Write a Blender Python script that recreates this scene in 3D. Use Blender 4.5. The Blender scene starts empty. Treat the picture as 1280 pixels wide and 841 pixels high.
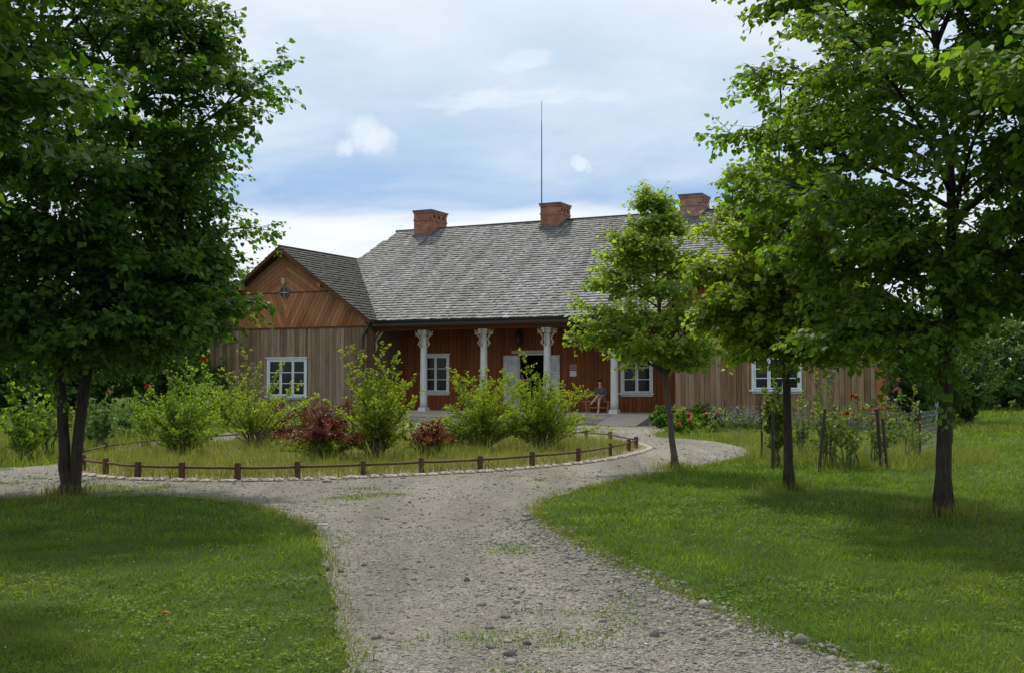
import bpy, math, random
import numpy as np
from mathutils import Vector, Matrix
from mathutils.geometry import tessellate_polygon

R = math.radians
rng = np.random.default_rng(7)
random.seed(7)
scene = bpy.context.scene
COL = scene.collection

# ------------------------------------------------------------------ camera model
F = 1400.0; CX = 640.0; CY = 420.5; CAMH = 1.6
PITCH = math.atan(54.5 / F)

def ray(px, py):
    x = (px - CX) / F; y = (CY - py) / F
    c, s = math.cos(PITCH), math.sin(PITCH)
    return (x, c - s * y, s + c * y)

def G(px, py, z=0.0):
    """point of the horizontal plane z seen at a spot of the photograph"""
    d = ray(px, py); t = (z - CAMH) / d[2]
    return (d[0] * t, d[1] * t)

TH = R(26.0); HO = (3.82, 41.8)
U = (math.cos(TH), -math.sin(TH)); V = (math.sin(TH), math.cos(TH))

def HP(px, py, v):
    """(u, z) on the house plane at depth v"""
    d = ray(px, py)
    t = (v + HO[0] * V[0] + HO[1] * V[1]) / (d[0] * V[0] + d[1] * V[1])
    X, Y, Z = d[0] * t - HO[0], d[1] * t - HO[1], CAMH + d[2] * t
    return (X * U[0] + Y * U[1], Z)

def HW(u, v):
    return (HO[0] + u * U[0] + v * V[0], HO[1] + u * U[1] + v * V[1])

# ------------------------------------------------------------------ materials
def new_mat(name):
    m = bpy.data.materials.new(name); m.use_nodes = True
    nt = m.node_tree
    for n in list(nt.nodes): nt.nodes.remove(n)
    out = nt.nodes.new('ShaderNodeOutputMaterial')
    return m, nt, out

def N(nt, typ, **kw):
    n = nt.nodes.new(typ)
    for k, v in kw.items():
        if k in n.inputs: n.inputs[k].default_value = v
        else: setattr(n, k, v)
    return n

def L(nt, a, b): nt.links.new(a, b)

def ramp(nt, fac, stops, interp='LINEAR'):
    r = nt.nodes.new('ShaderNodeValToRGB'); r.color_ramp.interpolation = interp
    e = r.color_ramp.elements
    while len(e) < len(stops): e.new(0.5)
    for i, (p, c) in enumerate(stops):
        e[i].position = p; e[i].color = (c[0], c[1], c[2], 1)
    L(nt, fac, r.inputs['Fac'])
    return r.outputs['Color']

def mixc(nt, mode, fac, a, b):
    n = nt.nodes.new('ShaderNodeMix'); n.data_type = 'RGBA'; n.blend_type = mode
    for val, idx in ((fac, 0), (a, 6), (b, 7)):
        if hasattr(val, 'is_linked'): L(nt, val, n.inputs[idx])
        elif isinstance(val, (int, float)): n.inputs[idx].default_value = val
        else: n.inputs[idx].default_value = (val[0], val[1], val[2], 1)
    return n.outputs[2]

def noise(nt, scale, detail=4, vec=None, rough=0.55):
    n = N(nt, 'ShaderNodeTexNoise', Scale=scale, Detail=detail, Roughness=rough)
    if vec is not None: L(nt, vec, n.inputs['Vector'])
    return n.outputs['Fac']

def objvec(nt, scale=(1, 1, 1), rot=(0, 0, 0)):
    tc = nt.nodes.new('ShaderNodeTexCoord'); mp = nt.nodes.new('ShaderNodeMapping')
    mp.inputs['Scale'].default_value = scale; mp.inputs['Rotation'].default_value = rot
    L(nt, tc.outputs['Object'], mp.inputs['Vector'])
    return mp.outputs['Vector']

def bump(nt, h, dist, strength=1.0):
    b = nt.nodes.new('ShaderNodeBump'); b.inputs['Distance'].default_value = dist
    b.inputs['Strength'].default_value = strength
    L(nt, h, b.inputs['Height']); return b.outputs['Normal']

def principled(nt, out, color, rough=0.7, normal=None, spec=0.4, metal=0.0):
    p = nt.nodes.new('ShaderNodeBsdfPrincipled')
    p.inputs['Roughness'].default_value = rough; p.inputs['Metallic'].default_value = metal
    p.inputs['Specular IOR Level'].default_value = spec
    if hasattr(color, 'is_linked'): L(nt, color, p.inputs['Base Color'])
    else: p.inputs['Base Color'].default_value = (*color, 1)
    if normal is not None: L(nt, normal, p.inputs['Normal'])
    L(nt, p.outputs['BSDF'], out.inputs['Surface'])
    return p

def simple(name, c, rough=0.7, var=0.25, scale=14, spec=0.3, metal=0.0):
    m, nt, out = new_mat(name)
    f = noise(nt, scale, 5, objvec(nt))
    col = ramp(nt, f, [(0.25, [x * (1 - var) for x in c]), (0.75, [min(1, x * (1 + var)) for x in c])])
    principled(nt, out, col, rough, None, spec, metal)
    return m

def island(nt):
    return nt.nodes.new('ShaderNodeNewGeometry').outputs['Random Per Island']

def leaf_mat(name, cols, trans=0.35, tcol=None, rough=0.48, spec=0.28, dry=None):
    m, nt, out = new_mat(name)
    r = island(nt)
    n = len(cols)
    c = ramp(nt, r, [(i / (n - 1), k) for i, k in enumerate(cols)])
    f = noise(nt, 0.9, 2, objvec(nt))
    c = mixc(nt, 'MULTIPLY', 1.0, c, ramp(nt, f, [(0.3, (0.72, 0.78, 0.72)), (0.7, (1.2, 1.15, 1.05))]))
    if dry is not None:
        f2 = noise(nt, .42, 5, objvec(nt), .62); f3 = noise(nt, 2.6, 4, objvec(nt), .6)
        k = mixc(nt, 'MULTIPLY', 1.0, ramp(nt, f2, [(.40, (.15, .15, .15)), (.68, (1, 1, 1))]), ramp(nt, f3, [(.38, (.1, .1, .1)), (.66, (.85, .85, .85))]))
        c = mixc(nt, 'MIX', k, c, dry)
        f4 = noise(nt, 1.5, 4, objvec(nt), .6)
        c = mixc(nt, 'MULTIPLY', 1.0, c, ramp(nt, f4, [(.32, (.62, .66, .6)), (.66, (1.2, 1.18, 1.1))]))
    p = principled(nt, out, c, rough, None, spec)
    t = nt.nodes.new('ShaderNodeBsdfTranslucent')
    tc = mixc(nt, 'MULTIPLY', 1.0, c, tcol or (1.7, 1.75, 0.7))
    L(nt, tc, t.inputs['Color'])
    mx = nt.nodes.new('ShaderNodeMixShader'); mx.inputs['Fac'].default_value = trans
    L(nt, p.outputs['BSDF'], mx.inputs[1]); L(nt, t.outputs['BSDF'], mx.inputs[2])
    L(nt, mx.outputs['Shader'], out.inputs['Surface'])
    return m

def wood_mat(name, cols, stain, rough=0.8, axis='z', grain=26, spec=0.2, streak=0.55):
    """boards: every board its own tone, long grain, weather stains"""
    m, nt, out = new_mat(name)
    r = island(nt)
    n = len(cols)
    c = ramp(nt, r, [(i / (n - 1), k) for i, k in enumerate(cols)])
    sc = {'z': (grain, grain, grain * .05), 'x': (grain * .05, grain, grain), 'y': (grain, grain * .05, grain)}[axis]
    g = noise(nt, 1.0, 6, objvec(nt, sc), 0.65)
    c = mixc(nt, 'MULTIPLY', streak, c, ramp(nt, g, [(0.32, (0.35, 0.32, 0.3)), (0.62, (1.15, 1.12, 1.1))]))
    st = noise(nt, 0.8, 5, objvec(nt, (1, 1, 0.6)), 0.6)
    c = mixc(nt, 'MIX', ramp(nt, st, [(0.42, (0, 0, 0)), (0.72, (0.75, 0.75, 0.75))]), c, stain)
    principled(nt, out, c, rough, bump(nt, g, 0.004, 0.6), spec)
    return m

MAT = {}
MAT['wing'] = wood_mat('weathered_boards', [(.10, .062, .034), (.205, .14, .085), (.29, .212, .138), (.13, .086, .052), (.25, .178, .112), (.33, .255, .182), (.16, .107, .062)], (.215, .168, .118), streak=.85)
MAT['wing_r'] = wood_mat('weathered_brown_boards', [(.13, .075, .038), (.24, .155, .088), (.33, .225, .14), (.16, .098, .053), (.25, .163, .094), (.33, .245, .16), (.18, .112, .058)], (.215, .157, .10), streak=.85)
MAT['gable'] = wood_mat('orange_gable_boards', [(.20, .070, .024), (.32, .128, .047), (.40, .19, .08), (.24, .092, .034), (.36, .158, .064)], (.28, .16, .085), grain=20, streak=.8)
MAT['porch'] = wood_mat('red_brown_boards', [(.145, .045, .014), (.20, .068, .022), (.165, .052, .016), (.235, .085, .028)], (.14, .046, .016), rough=.7, streak=.7)
MAT['beam'] = wood_mat('dark_beam_wood', [(.09, .035, .017), (.12, .05, .024)], (.07, .03, .018), axis='x')
MAT['orange'] = wood_mat('fresh_corner_board', [(.33, .13, .045), (.36, .15, .055)], (.28, .11, .04))
MAT['floor'] = wood_mat('porch_planks', [(.33, .295, .24), (.41, .37, .31), (.37, .33, .27)], (.31, .275, .23), axis='x')
MAT['fence'] = wood_mat('stained_fence_wood', [(.095, .05, .031), (.125, .068, .042), (.08, .043, .028)], (.075, .045, .03), axis='z', grain=40)
MAT['stake'] = wood_mat('dark_stake_wood', [(.06, .042, .03), (.09, .065, .048)], (.05, .04, .03), grain=40)
MAT['bench'] = wood_mat('bench_wood', [(.34, .15, .085), (.40, .19, .11)], (.3, .14, .085), axis='x')

def shingle_mat(name, cols, moss, mossamt):
    m, nt, out = new_mat(name)
    r = island(nt); n = len(cols)
    c = ramp(nt, r, [(i / (n - 1), k) for i, k in enumerate(cols)])
    big = noise(nt, .55, 5, objvec(nt, (1, .5, 1)), .6)
    c = mixc(nt, 'MIX', ramp(nt, big, [(.45, (0, 0, 0)), (.75, (mossamt,) * 3)]), c, moss)
    st = noise(nt, 1.0, 5, objvec(nt, (2.4, .14, .14)), .6)
    c = mixc(nt, 'MULTIPLY', .8, c, ramp(nt, st, [(.34, (.62, .6, .56)), (.62, (1.1, 1.1, 1.1))]))
    g = noise(nt, 1.0, 4, objvec(nt, (60, 6, 6)), .6)
    principled(nt, out, c, .75, bump(nt, g, .005), .3)
    return m

MAT['shingle'] = shingle_mat('silver_shingles', [(.105, .104, .101), (.168, .167, .164), (.22, .219, .216), (.138, .137, .133), (.192, .191, .187), (.28, .279, .275)], (.11, .104, .086), .6)
MAT['shingle_shade'] = shingle_mat('shade_dark_shingles', [(.016, .0155, .013), (.034, .033, .028), (.052, .051, .045), (.024, .023, .02)], (.017, .02, .011), .75)  # shade of the wing slopes put into darker shingle colours, with mossy patches
MAT['white'] = simple('white_paint', (.58, .60, .59), .5, .14, 9)
def column_mat():
    m, nt, out = new_mat('flaking_white_paint')
    f = noise(nt, 1.0, 6, objvec(nt, (14, 14, 5)), .7)
    c = ramp(nt, f, [(.30, (.30, .27, .22)), (.39, (.5, .5, .48)), (.8, (.60, .615, .61))])
    g = noise(nt, 1.0, 4, objvec(nt, (30, 30, 2)), .6)
    c = mixc(nt, 'MULTIPLY', .35, c, ramp(nt, g, [(.35, (.5, .5, .48)), (.6, (1, 1, 1))]))
    principled(nt, out, c, .6, bump(nt, f, .004), .3)
    return m
MAT['column'] = column_mat()
MAT['carved'] = simple('carved_bracket_paint', (.36, .29, .205), .7, .35, 20)
MAT['gutter'] = simple('dark_sheet_metal', (.022, .022, .026), .45, .3, 6, .5)
MAT['lead'] = simple('grey_flashing', (.075, .08, .09), .5, .3, 5, .5)
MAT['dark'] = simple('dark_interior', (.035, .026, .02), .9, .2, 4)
MAT['iron'] = simple('dark_iron', (.03, .028, .028), .5, .3, 20, .5)
MAT['lintel'] = simple('cream_lintel', (.42, .34, .24), .7, .2, 10)
MAT['paper'] = simple('white_paper', (.55, .56, .58), .7, .08, 20)
MAT['papertan'] = simple('tan_card', (.24, .17, .115), .7, .2, 20)
MAT['bluewhite'] = simple('pale_blue_white_paint', (.56, .615, .63), .5, .12, 9)

def glass_mat():
    m, nt, out = new_mat('window_glass')
    f = noise(nt, .8, 3, objvec(nt))
    principled(nt, out, (.012, .014, .015), .12, bump(nt, f, .02, .25), .22)
    return m
MAT['glass'] = glass_mat()

def brick_mat(name, c1, c2, mortar):
    m, nt, out = new_mat(name)
    tc = nt.nodes.new('ShaderNodeTexCoord')
    sx = nt.nodes.new('ShaderNodeSeparateXYZ'); L(nt, tc.outputs['Object'], sx.inputs[0])
    ad = N(nt, 'ShaderNodeMath', operation='ADD'); L(nt, sx.outputs[0], ad.inputs[0]); L(nt, sx.outputs[1], ad.inputs[1])
    cb = nt.nodes.new('ShaderNodeCombineXYZ'); L(nt, ad.outputs[0], cb.inputs[0]); L(nt, sx.outputs[2], cb.inputs[1])
    b = nt.nodes.new('ShaderNodeTexBrick'); L(nt, cb.outputs[0], b.inputs['Vector'])
    b.inputs['Scale'].default_value = 1.0; b.inputs['Brick Width'].default_value = .25
    b.inputs['Row Height'].default_value = .077; b.inputs['Mortar Size'].default_value = .011
    b.inputs['Color1'].default_value = (*c1, 1); b.inputs['Color2'].default_value = (*c2, 1); b.inputs['Mortar'].default_value = (*mortar, 1)
    f = noise(nt, 3, 6, tc.outputs['Object'], .65)
    c = mixc(nt, 'MULTIPLY', .8, b.outputs['Color'], ramp(nt, f, [(.3, (.5, .46, .44)), (.65, (1.15, 1.15, 1.15))]))
    principled(nt, out, c, .85, bump(nt, b.outputs['Fac'], -.006), .2)
    return m
MAT['brick'] = brick_mat('red_brick', (.34, .135, .075), (.23, .09, .055), (.27, .19, .15))
MAT['brick_pale'] = brick_mat('pale_brick', (.33, .18, .125), (.25, .12, .085), (.30, .24, .20))
def stone_mat(name, a, b_, sc=5):
    m, nt, out = new_mat(name)
    f = noise(nt, sc, 6, objvec(nt), .65)
    r = island(nt)
    c = mixc(nt, 'MULTIPLY', 1.0, ramp(nt, f, [(.3, a), (.7, b_)]), ramp(nt, r, [(0, (.62, .6, .58)), (1, (1.2, 1.18, 1.15))]))
    principled(nt, out, c, .85, bump(nt, f, .02), .25)
    return m
MAT['footing'] = stone_mat('footing_stone', (.15, .14, .12), (.32, .30, .27), 3)
MAT['edging'] = stone_mat('pale_edging_stone', (.26, .23, .18), (.48, .44, .37), 7)
MAT['pebble'] = stone_mat('gravel_pebbles', (.185, .176, .155), (.30, .287, .257), 9)
MAT['darkstone'] = stone_mat('dark_stone', (.07, .068, .063), (.17, .165, .15), 12)

def bark_mat(name, a, b_):
    m, nt, out = new_mat(name)
    f = noise(nt, 1.0, 6, objvec(nt, (34, 34, 5)), .7)
    g = noise(nt, 3.0, 4, objvec(nt), .6)
    c = ramp(nt, f, [(.3, a), (.7, b_)])
    c = mixc(nt, 'MIX', ramp(nt, g, [(.5, (0, 0, 0)), (.75, (.4, .4, .4))]), c, (.07, .075, .045))
    principled(nt, out, c, .9, bump(nt, f, .02), .15)
    return m
MAT['bark'] = bark_mat('lime_bark', (.025, .02, .016), (.085, .068, .052))
MAT['bark_light'] = bark_mat('grey_brown_bark', (.06, .048, .036), (.16, .13, .10))
MAT['twig'] = simple('brown_twig', (.10, .07, .045), .8, .3, 10)
MAT['stem'] = simple('green_stem', (.10, .12, .045), .7, .3, 10)

MAT['lime'] = leaf_mat('lime_leaves', [(.065, .135, .016), (.10, .185, .022), (.135, .225, .026), (.08, .155, .02), (.18, .25, .036)], .57)
MAT['lime_dark'] = leaf_mat('dark_lime_leaves', [(.038, .098, .014), (.06, .135, .019), (.088, .172, .023), (.047, .112, .018), (.125, .20, .03)], .50)
MAT['lime_yellow'] = leaf_mat('yellowing_lime_leaves', [(.125, .205, .022), (.175, .255, .028), (.23, .295, .032), (.145, .22, .024), (.30, .315, .044)], .57)
MAT['young_lime'] = leaf_mat('young_lime_leaves', [(.14, .225, .04), (.19, .28, .048), (.24, .325, .055), (.155, .24, .042), (.29, .34, .065)], .58)
MAT['yellowgreen'] = leaf_mat('yellow_green_leaves', [(.15, .23, .022), (.21, .29, .028), (.27, .34, .036), (.17, .25, .024), (.34, .36, .06)], .48, (1.5, 1.5, .6), .6, .12)
MAT['shrubgreen'] = leaf_mat('shrub_leaves', [(.11, .19, .028), (.155, .245, .036), (.20, .29, .042), (.13, .21, .03)], .46, None, .6, .12)
MAT['redleaf'] = leaf_mat('red_barberry_leaves', [(.12, .022, .020), (.18, .034, .025), (.23, .052, .03), (.08, .018, .017), (.14, .065, .024)], .3, (1.6, 1.2, .8))
MAT['hedge'] = leaf_mat('dark_tree_leaves', [(.032, .082, .014), (.05, .11, .019), (.07, .14, .024), (.095, .165, .03)], .4)
MAT['hedge2'] = leaf_mat('mid_green_leaves', [(.05, .115, .018), (.075, .15, .022), (.10, .185, .028), (.135, .215, .036)], .4)
MAT['hedge3'] = leaf_mat('grey_green_leaves', [(.07, .125, .042), (.10, .165, .055), (.135, .20, .065)], .38)
MAT['rose'] = leaf_mat('rose_leaves', [(.07, .12, .022), (.11, .17, .03), (.16, .20, .04), (.19, .19, .05)], .4)
MAT['redflower'] = leaf_mat('red_petals', [(.36, .018, .018), (.50, .035, .03), (.27, .014, .018)], .25, (1.2, .8, .8))
MAT['pinkflower'] = leaf_mat('pink_petals', [(.55, .12, .17), (.62, .20, .24), (.48, .08, .14)], .25, (1.1, 1, 1))
MAT['purpleflower'] = leaf_mat('purple_petals', [(.30, .12, .40), (.38, .20, .46), (.24, .12, .42)], .25, (1.1, 1, 1))
MAT['blueflower'] = leaf_mat('lavender_petals', [(.20, .20, .32), (.25, .25, .37), (.16, .17, .27)], .25, (1.1, 1, 1))
MAT['whiteflower'] = leaf_mat('white_clover_heads', [(.42, .44, .36), (.52, .52, .45)], .2, (1, 1, 1))
MAT['grass'] = leaf_mat('lawn_blades', [(.074, .145, .017), (.102, .18, .022), (.135, .22, .028), (.085, .16, .02), (.18, .215, .052)], .44, rough=.55, spec=.12, dry=(.165, .185, .045))
MAT['grass_dry'] = leaf_mat('meadow_blades', [(.085, .135, .024), (.12, .17, .03), (.20, .20, .075), (.11, .16, .03), (.28, .25, .12)], .38, rough=.6, spec=.12, dry=(.225, .22, .075))

def ground_mat():
    m, nt, out = new_mat('lawn_soil')
    v = objvec(nt)
    f = noise(nt, .35, 6, v, .6); g = noise(nt, 30, 4, v, .7)
    c = ramp(nt, f, [(.3, (.040, .080, .014)), (.55, (.065, .105, .019)), (.75, (.10, .115, .032))])
    c = mixc(nt, 'MULTIPLY', .9, c, ramp(nt, g, [(.3, (.45, .45, .4)), (.7, (1.25, 1.25, 1.1))]))
    principled(nt, out, c, .95, bump(nt, g, .04), .1)
    return m
MAT['ground'] = ground_mat()

def gravel_mat():
    m, nt, out = new_mat('path_gravel')
    v = objvec(nt)
    vo = nt.nodes.new('ShaderNodeTexVoronoi'); vo.inputs['Scale'].default_value = 60; L(nt, v, vo.inputs['Vector'])
    hs = nt.nodes.new('ShaderNodeSeparateColor'); L(nt, vo.outputs['Color'], hs.inputs[0])
    c = ramp(nt, hs.outputs[0], [(0, (.17, .165, .148)), (.5, (.26, .249, .222)), (.85, (.33, .318, .288)), (1, (.43, .418, .385))])
    n1 = noise(nt, .5, 5, v, .6); n2 = noise(nt, 6, 5, v, .65); n3 = noise(nt, 110, 3, v, .6)
    c = mixc(nt, 'MULTIPLY', .8, c, ramp(nt, n2, [(.3, (.66, .65, .62)), (.7, (1.14, 1.12, 1.06))]))
    c = mixc(nt, 'MIX', ramp(nt, n1, [(.42, (0, 0, 0)), (.72, (.6, .6, .6))]), c, (.235, .215, .172))
    n5 = noise(nt, 1.0, 4, objvec(nt, (1.1, .16, 1)), .55)
    c = mixc(nt, 'MULTIPLY', .9, c, ramp(nt, n5, [(.36, (.74, .72, .68)), (.62, (1.16, 1.14, 1.08))]))
    c = mixc(nt, 'MULTIPLY', .7, c, ramp(nt, n3, [(.3, (.55, .55, .53)), (.65, (1.15, 1.15, 1.13))]))
    h = N(nt, 'ShaderNodeMath', operation='ADD'); L(nt, vo.outputs['Distance'], h.inputs[0]); L(nt, n2, h.inputs[1])
    principled(nt, out, c, .9, bump(nt, h.outputs[0], -.03, .8), .2)
    return m
MAT['gravel'] = gravel_mat()
MAT['bed'] = simple('bed_soil', (.17, .13, .07), .95, .4, 3)

# ------------------------------------------------------------------ object helpers
def tag(o, label=None, cat=None, group=None, kind=None):
    if label: o['label'] = label
    if cat: o['category'] = cat
    if group: o['group'] = group
    if kind: o['kind'] = kind
    return o

def empty(name, loc, rz=0, label=None, cat=None, group=None):
    o = bpy.data.objects.new(name, None); COL.objects.link(o)
    o.location = loc; o.rotation_euler = (0, 0, rz); o.empty_display_size = .2
    return tag(o, label, cat, group)

def link_mesh(name, me, mat, parent=None, smooth=False):
    o = bpy.data.objects.new(name, me); COL.objects.link(o)
    if mat is not None: me.materials.append(mat)
    if smooth:
        me.polygons.foreach_set('use_smooth', [True] * len(me.polygons))
    if parent is not None: o.parent = parent
    return o

def fast(name, verts, faces, mat, parent=None, smooth=False, loc=None):
    """numpy mesh, all faces with the same corner count"""
    me = bpy.data.meshes.new(name)
    verts = np.asarray(verts, dtype=np.float32); faces = np.asarray(faces, dtype=np.int32)
    k = faces.shape[1]; nf = len(faces)
    me.vertices.add(len(verts)); me.vertices.foreach_set('co', verts.ravel())
    me.loops.add(nf * k); me.loops.foreach_set('vertex_index', faces.ravel())
    me.polygons.add(nf); me.polygons.foreach_set('loop_start', np.arange(0, nf * k, k, dtype=np.int32))
    me.update(calc_edges=True)
    o = link_mesh(name, me, mat, parent, smooth)
    if loc is not None: o.location = loc
    return o

class MB:
    def __init__(s): s.v = []; s.f = []
    def add(s, vs, fs):
        b = len(s.v); s.v += [tuple(p) for p in vs]; s.f += [tuple(i + b for i in f) for f in fs]; return s
    def box(s, x0, x1, y0, y1, z0, z1, M=None):
        vs = [(x, y, z) for z in (z0, z1) for y in (y0, y1) for x in (x0, x1)]
        if M is not None: vs = [tuple(M @ Vector(p)) for p in vs]
        return s.add(vs, [(0, 2, 3, 1), (4, 5, 7, 6), (0, 1, 5, 4), (2, 6, 7, 3), (0, 4, 6, 2), (1, 3, 7, 5)])
    def prism(s, poly, axis, a, b):
        """polygon in the plane across `axis`, from a to b"""
        def mk(p, t):
            return (t, p[0], p[1]) if axis == 'x' else (p[0], t, p[1]) if axis == 'y' else (p[0], p[1], t)
        n = len(poly)
        vs = [mk(p, a) for p in poly] + [mk(p, b) for p in poly]
        tr = tessellate_polygon([[Vector((p[0], p[1], 0)) for p in poly]])
        fs = [tuple(t) for t in tr] + [tuple(i + n for i in t[::-1]) for t in tr]
        fs += [(i, (i + 1) % n, n + (i + 1) % n, n + i) for i in range(n)]
        return s.add(vs, fs)
    def tube(s, pts, radii, seg=8, cap=True):
        pts = [Vector(p) for p in pts]; n = len(pts)
        if not hasattr(radii, '__len__'): radii = [radii] * n
        b = len(s.v); ref = None
        for i, p in enumerate(pts):
            t = (pts[min(i + 1, n - 1)] - pts[max(i - 1, 0)])
            t = t.normalized() if t.length > 1e-9 else Vector((0, 0, 1))
            if ref is None: ref = Vector((1, 0, 0)) if abs(t.x) < .8 else Vector((0, 1, 0))
            a = (ref - t * ref.dot(t)).normalized(); c = t.cross(a); ref = a
            for k in range(seg):
                an = 2 * math.pi * k / seg
                s.v.append(tuple(p + (a * math.cos(an) + c * math.sin(an)) * radii[i]))
        for i in range(n - 1):
            for k in range(seg):
                k2 = (k + 1) % seg
                s.f.append((b + i * seg + k, b + i * seg + k2, b + (i + 1) * seg + k2, b + (i + 1) * seg + k))
        if cap:
            s.f.append(tuple(b + k for k in range(seg))[::-1]); s.f.append(tuple(b + (n - 1) * seg + k for k in range(seg)))
        return s
    def lathe(s, prof, cx, cy, seg=16):
        b = len(s.v); n = len(prof)
        for r, z in prof:
            for k in range(seg):
                a = 2 * math.pi * k / seg
                s.v.append((cx + r * math.cos(a), cy + r * math.sin(a), z))
        for i in range(n - 1):
            for k in range(seg):
                k2 = (k + 1) % seg
                s.f.append((b + i * seg + k, b + i * seg + k2, b + (i + 1) * seg + k2, b + (i + 1) * seg + k))
        s.f.append(tuple(b + k for k in range(seg))[::-1]); s.f.append(tuple(b + (n - 1) * seg + k for k in range(seg)))
        return s
    def build(s, name, mat, parent=None, smooth=False, loc=None):
        me = bpy.data.meshes.new(name); me.from_pydata(s.v, [], s.f); me.update()
        o = link_mesh(name, me, mat, parent, smooth)
        if loc is not None: o.location = loc
        return o

def in_poly(X, Y, poly):
    X = np.asarray(X); Y = np.asarray(Y); inside = np.zeros(X.shape, bool); n = len(poly)
    for i in range(n):
        x1, y1 = poly[i]; x2, y2 = poly[(i + 1) % n]
        if y1 == y2: continue
        c = ((y1 > Y) != (y2 > Y)) & (X < (x2 - x1) * (Y - y1) / (y2 - y1) + x1)
        inside ^= c
    return inside

def resample(poly, step, closed=True):
    out = []; n = len(poly)
    for i in range(n if closed else n - 1):
        a = np.array(poly[i]); b = np.array(poly[(i + 1) % n])
        k = max(1, int(np.linalg.norm(b - a) / step))
        for j in range(k): out.append(tuple(a + (b - a) * j / k))
    if not closed: out.append(tuple(poly[-1]))
    return out

def smooth_poly(poly, it=2):
    for _ in range(it):
        q = []
        for i in range(len(poly)):
            a = np.array(poly[i]); b = np.array(poly[(i + 1) % len(poly)])
            q += [tuple(a * .75 + b * .25), tuple(a * .25 + b * .75)]
        poly = q
    return poly

def sheet(name, poly, z, mat, jitter=0.0):
    poly = resample(poly, .12)
    if jitter: poly = [(p[0] + random.gauss(0, jitter), p[1] + random.gauss(0, jitter)) for p in poly]
    tr = tessellate_polygon([[Vector((p[0], p[1], 0)) for p in poly]])
    me = bpy.data.meshes.new(name)
    fs = []
    for t in tr:
        a, b, c = (poly[i] for i in t)
        ar = (b[0] - a[0]) * (c[1] - a[1]) - (b[1] - a[1]) * (c[0] - a[0])
        fs.append(tuple(t) if ar > 0 else tuple(t)[::-1])
    me.from_pydata([(p[0], p[1], z) for p in poly], [], fs); me.update()
    return tag(link_mesh(name, me, mat), kind='structure')

# ------------------------------------------------------------------ ground
MB().add([(-700, -150, 0), (700, -150, 0), (700, 900, 0), (-700, 900, 0)], [(0, 1, 2, 3)]).build('ground', MAT['ground'])
tag(bpy.data.objects['ground'], kind='structure')

left_edge = [(-500, 640), (-200, 630), (0, 623), (90, 622), (180, 619), (250, 622), (310, 632), (365, 647), (395, 664), (405, 700), (413, 745), (421, 790), (442, 841)]
right_edge = [(1105, 841), (1060, 826), (1000, 806), (925, 776), (850, 742), (800, 714), (750, 694), (705, 668), (676, 650), (667, 637), (676, 627),
              (700, 619), (760, 605), (845, 590), (900, 580), (938, 572), (948, 567), (940, 560), (905, 552), (860, 548), (815, 546)]
path = [G(*p) for p in left_edge] + [(-.65, 3.2), (-.6, -6), (2.2, -6), (2.05, 3.2)] + [G(*p) for p in right_edge]
path += [HW(2.6, -1.0), HW(1.0, -.75), HW(-6, -.75), HW(-10.3, -.75), (-8.2, 37), (-9.2, 31.5), (-9.4, 27.5), G(60, 582), G(0, 585), G(-200, 592), G(-500, 600)]
path = smooth_poly(path, 2)
sheet('gravel_path', path, .006, MAT['gravel'], .02)

front_px = [(104, 588), (132, 592.5), (172, 597), (227, 598.5), (297, 599.7), (372, 598), (454, 595), (527, 591.5), (600, 588), (665, 582.6), (723, 577), (763, 569.6), (786, 563.6), (795, 560)]
back_px = [(763, 552), (733, 549.5), (701, 548.5)]
ring = [G(*p) for p in front_px] + [G(*p) for p in back_px] + [(-.6, 31.8), (-2.6, 32.2), (-4.6, 31.6), (-6.3, 30.2), (-7.7, 28.3), (-8.5, 26.2), (-8.75, 24.2), (-8.5, 22.2)]
rc = np.mean(np.array(ring), axis=0)
def grow(poly, d):
    out = []
    n = len(poly)
    for i in range(n):
        a = np.array(poly[i - 1]); b = np.array(poly[(i + 1) % n]); t = (b - a) / np.linalg.norm(b - a)
        nn = np.array([t[1], -t[0]]); p = np.array(poly[i])
        if np.dot(nn, p - rc) < 0: nn = -nn
        out.append(tuple(p + nn * d))
    return out
bed = smooth_poly(grow(ring, .42), 1)
sheet('flower_bed', bed, .012, MAT['bed'], .02)

# ------------------------------------------------------------------ grass
def blades(X, Y, h, w, lean, z0=0.0):
    n = len(X)
    an = rng.uniform(0, 2 * np.pi, n); la = rng.uniform(0, 2 * np.pi, n)
    l = np.abs(rng.normal(0, lean, n)) * h
    dx, dy = np.cos(an) * w / 2, np.sin(an) * w / 2
    lx, ly = np.cos(la) * l, np.sin(la) * l
    Z = np.full(n, z0)
    v = np.empty((n, 5, 3), np.float32)
    v[:, 0] = np.stack([X - dx, Y - dy, Z], 1); v[:, 1] = np.stack([X + dx, Y + dy, Z], 1)
    v[:, 2] = np.stack([X + dx * .7 + lx * .35, Y + dy * .7 + ly * .35, Z + h * .6], 1)
    v[:, 3] = np.stack([X - dx * .7 + lx * .35, Y - dy * .7 + ly * .35, Z + h * .6], 1)
    v[:, 4] = np.stack([X + lx, Y + ly, Z + h * .95], 1)
    b = np.arange(n)[:, None] * 5
    tris = np.concatenate([b + np.array([[0, 1, 2]]), b + np.array([[0, 2, 3]]), b + np.array([[3, 2, 4]])])
    return v.reshape(-1, 3), tris

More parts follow.
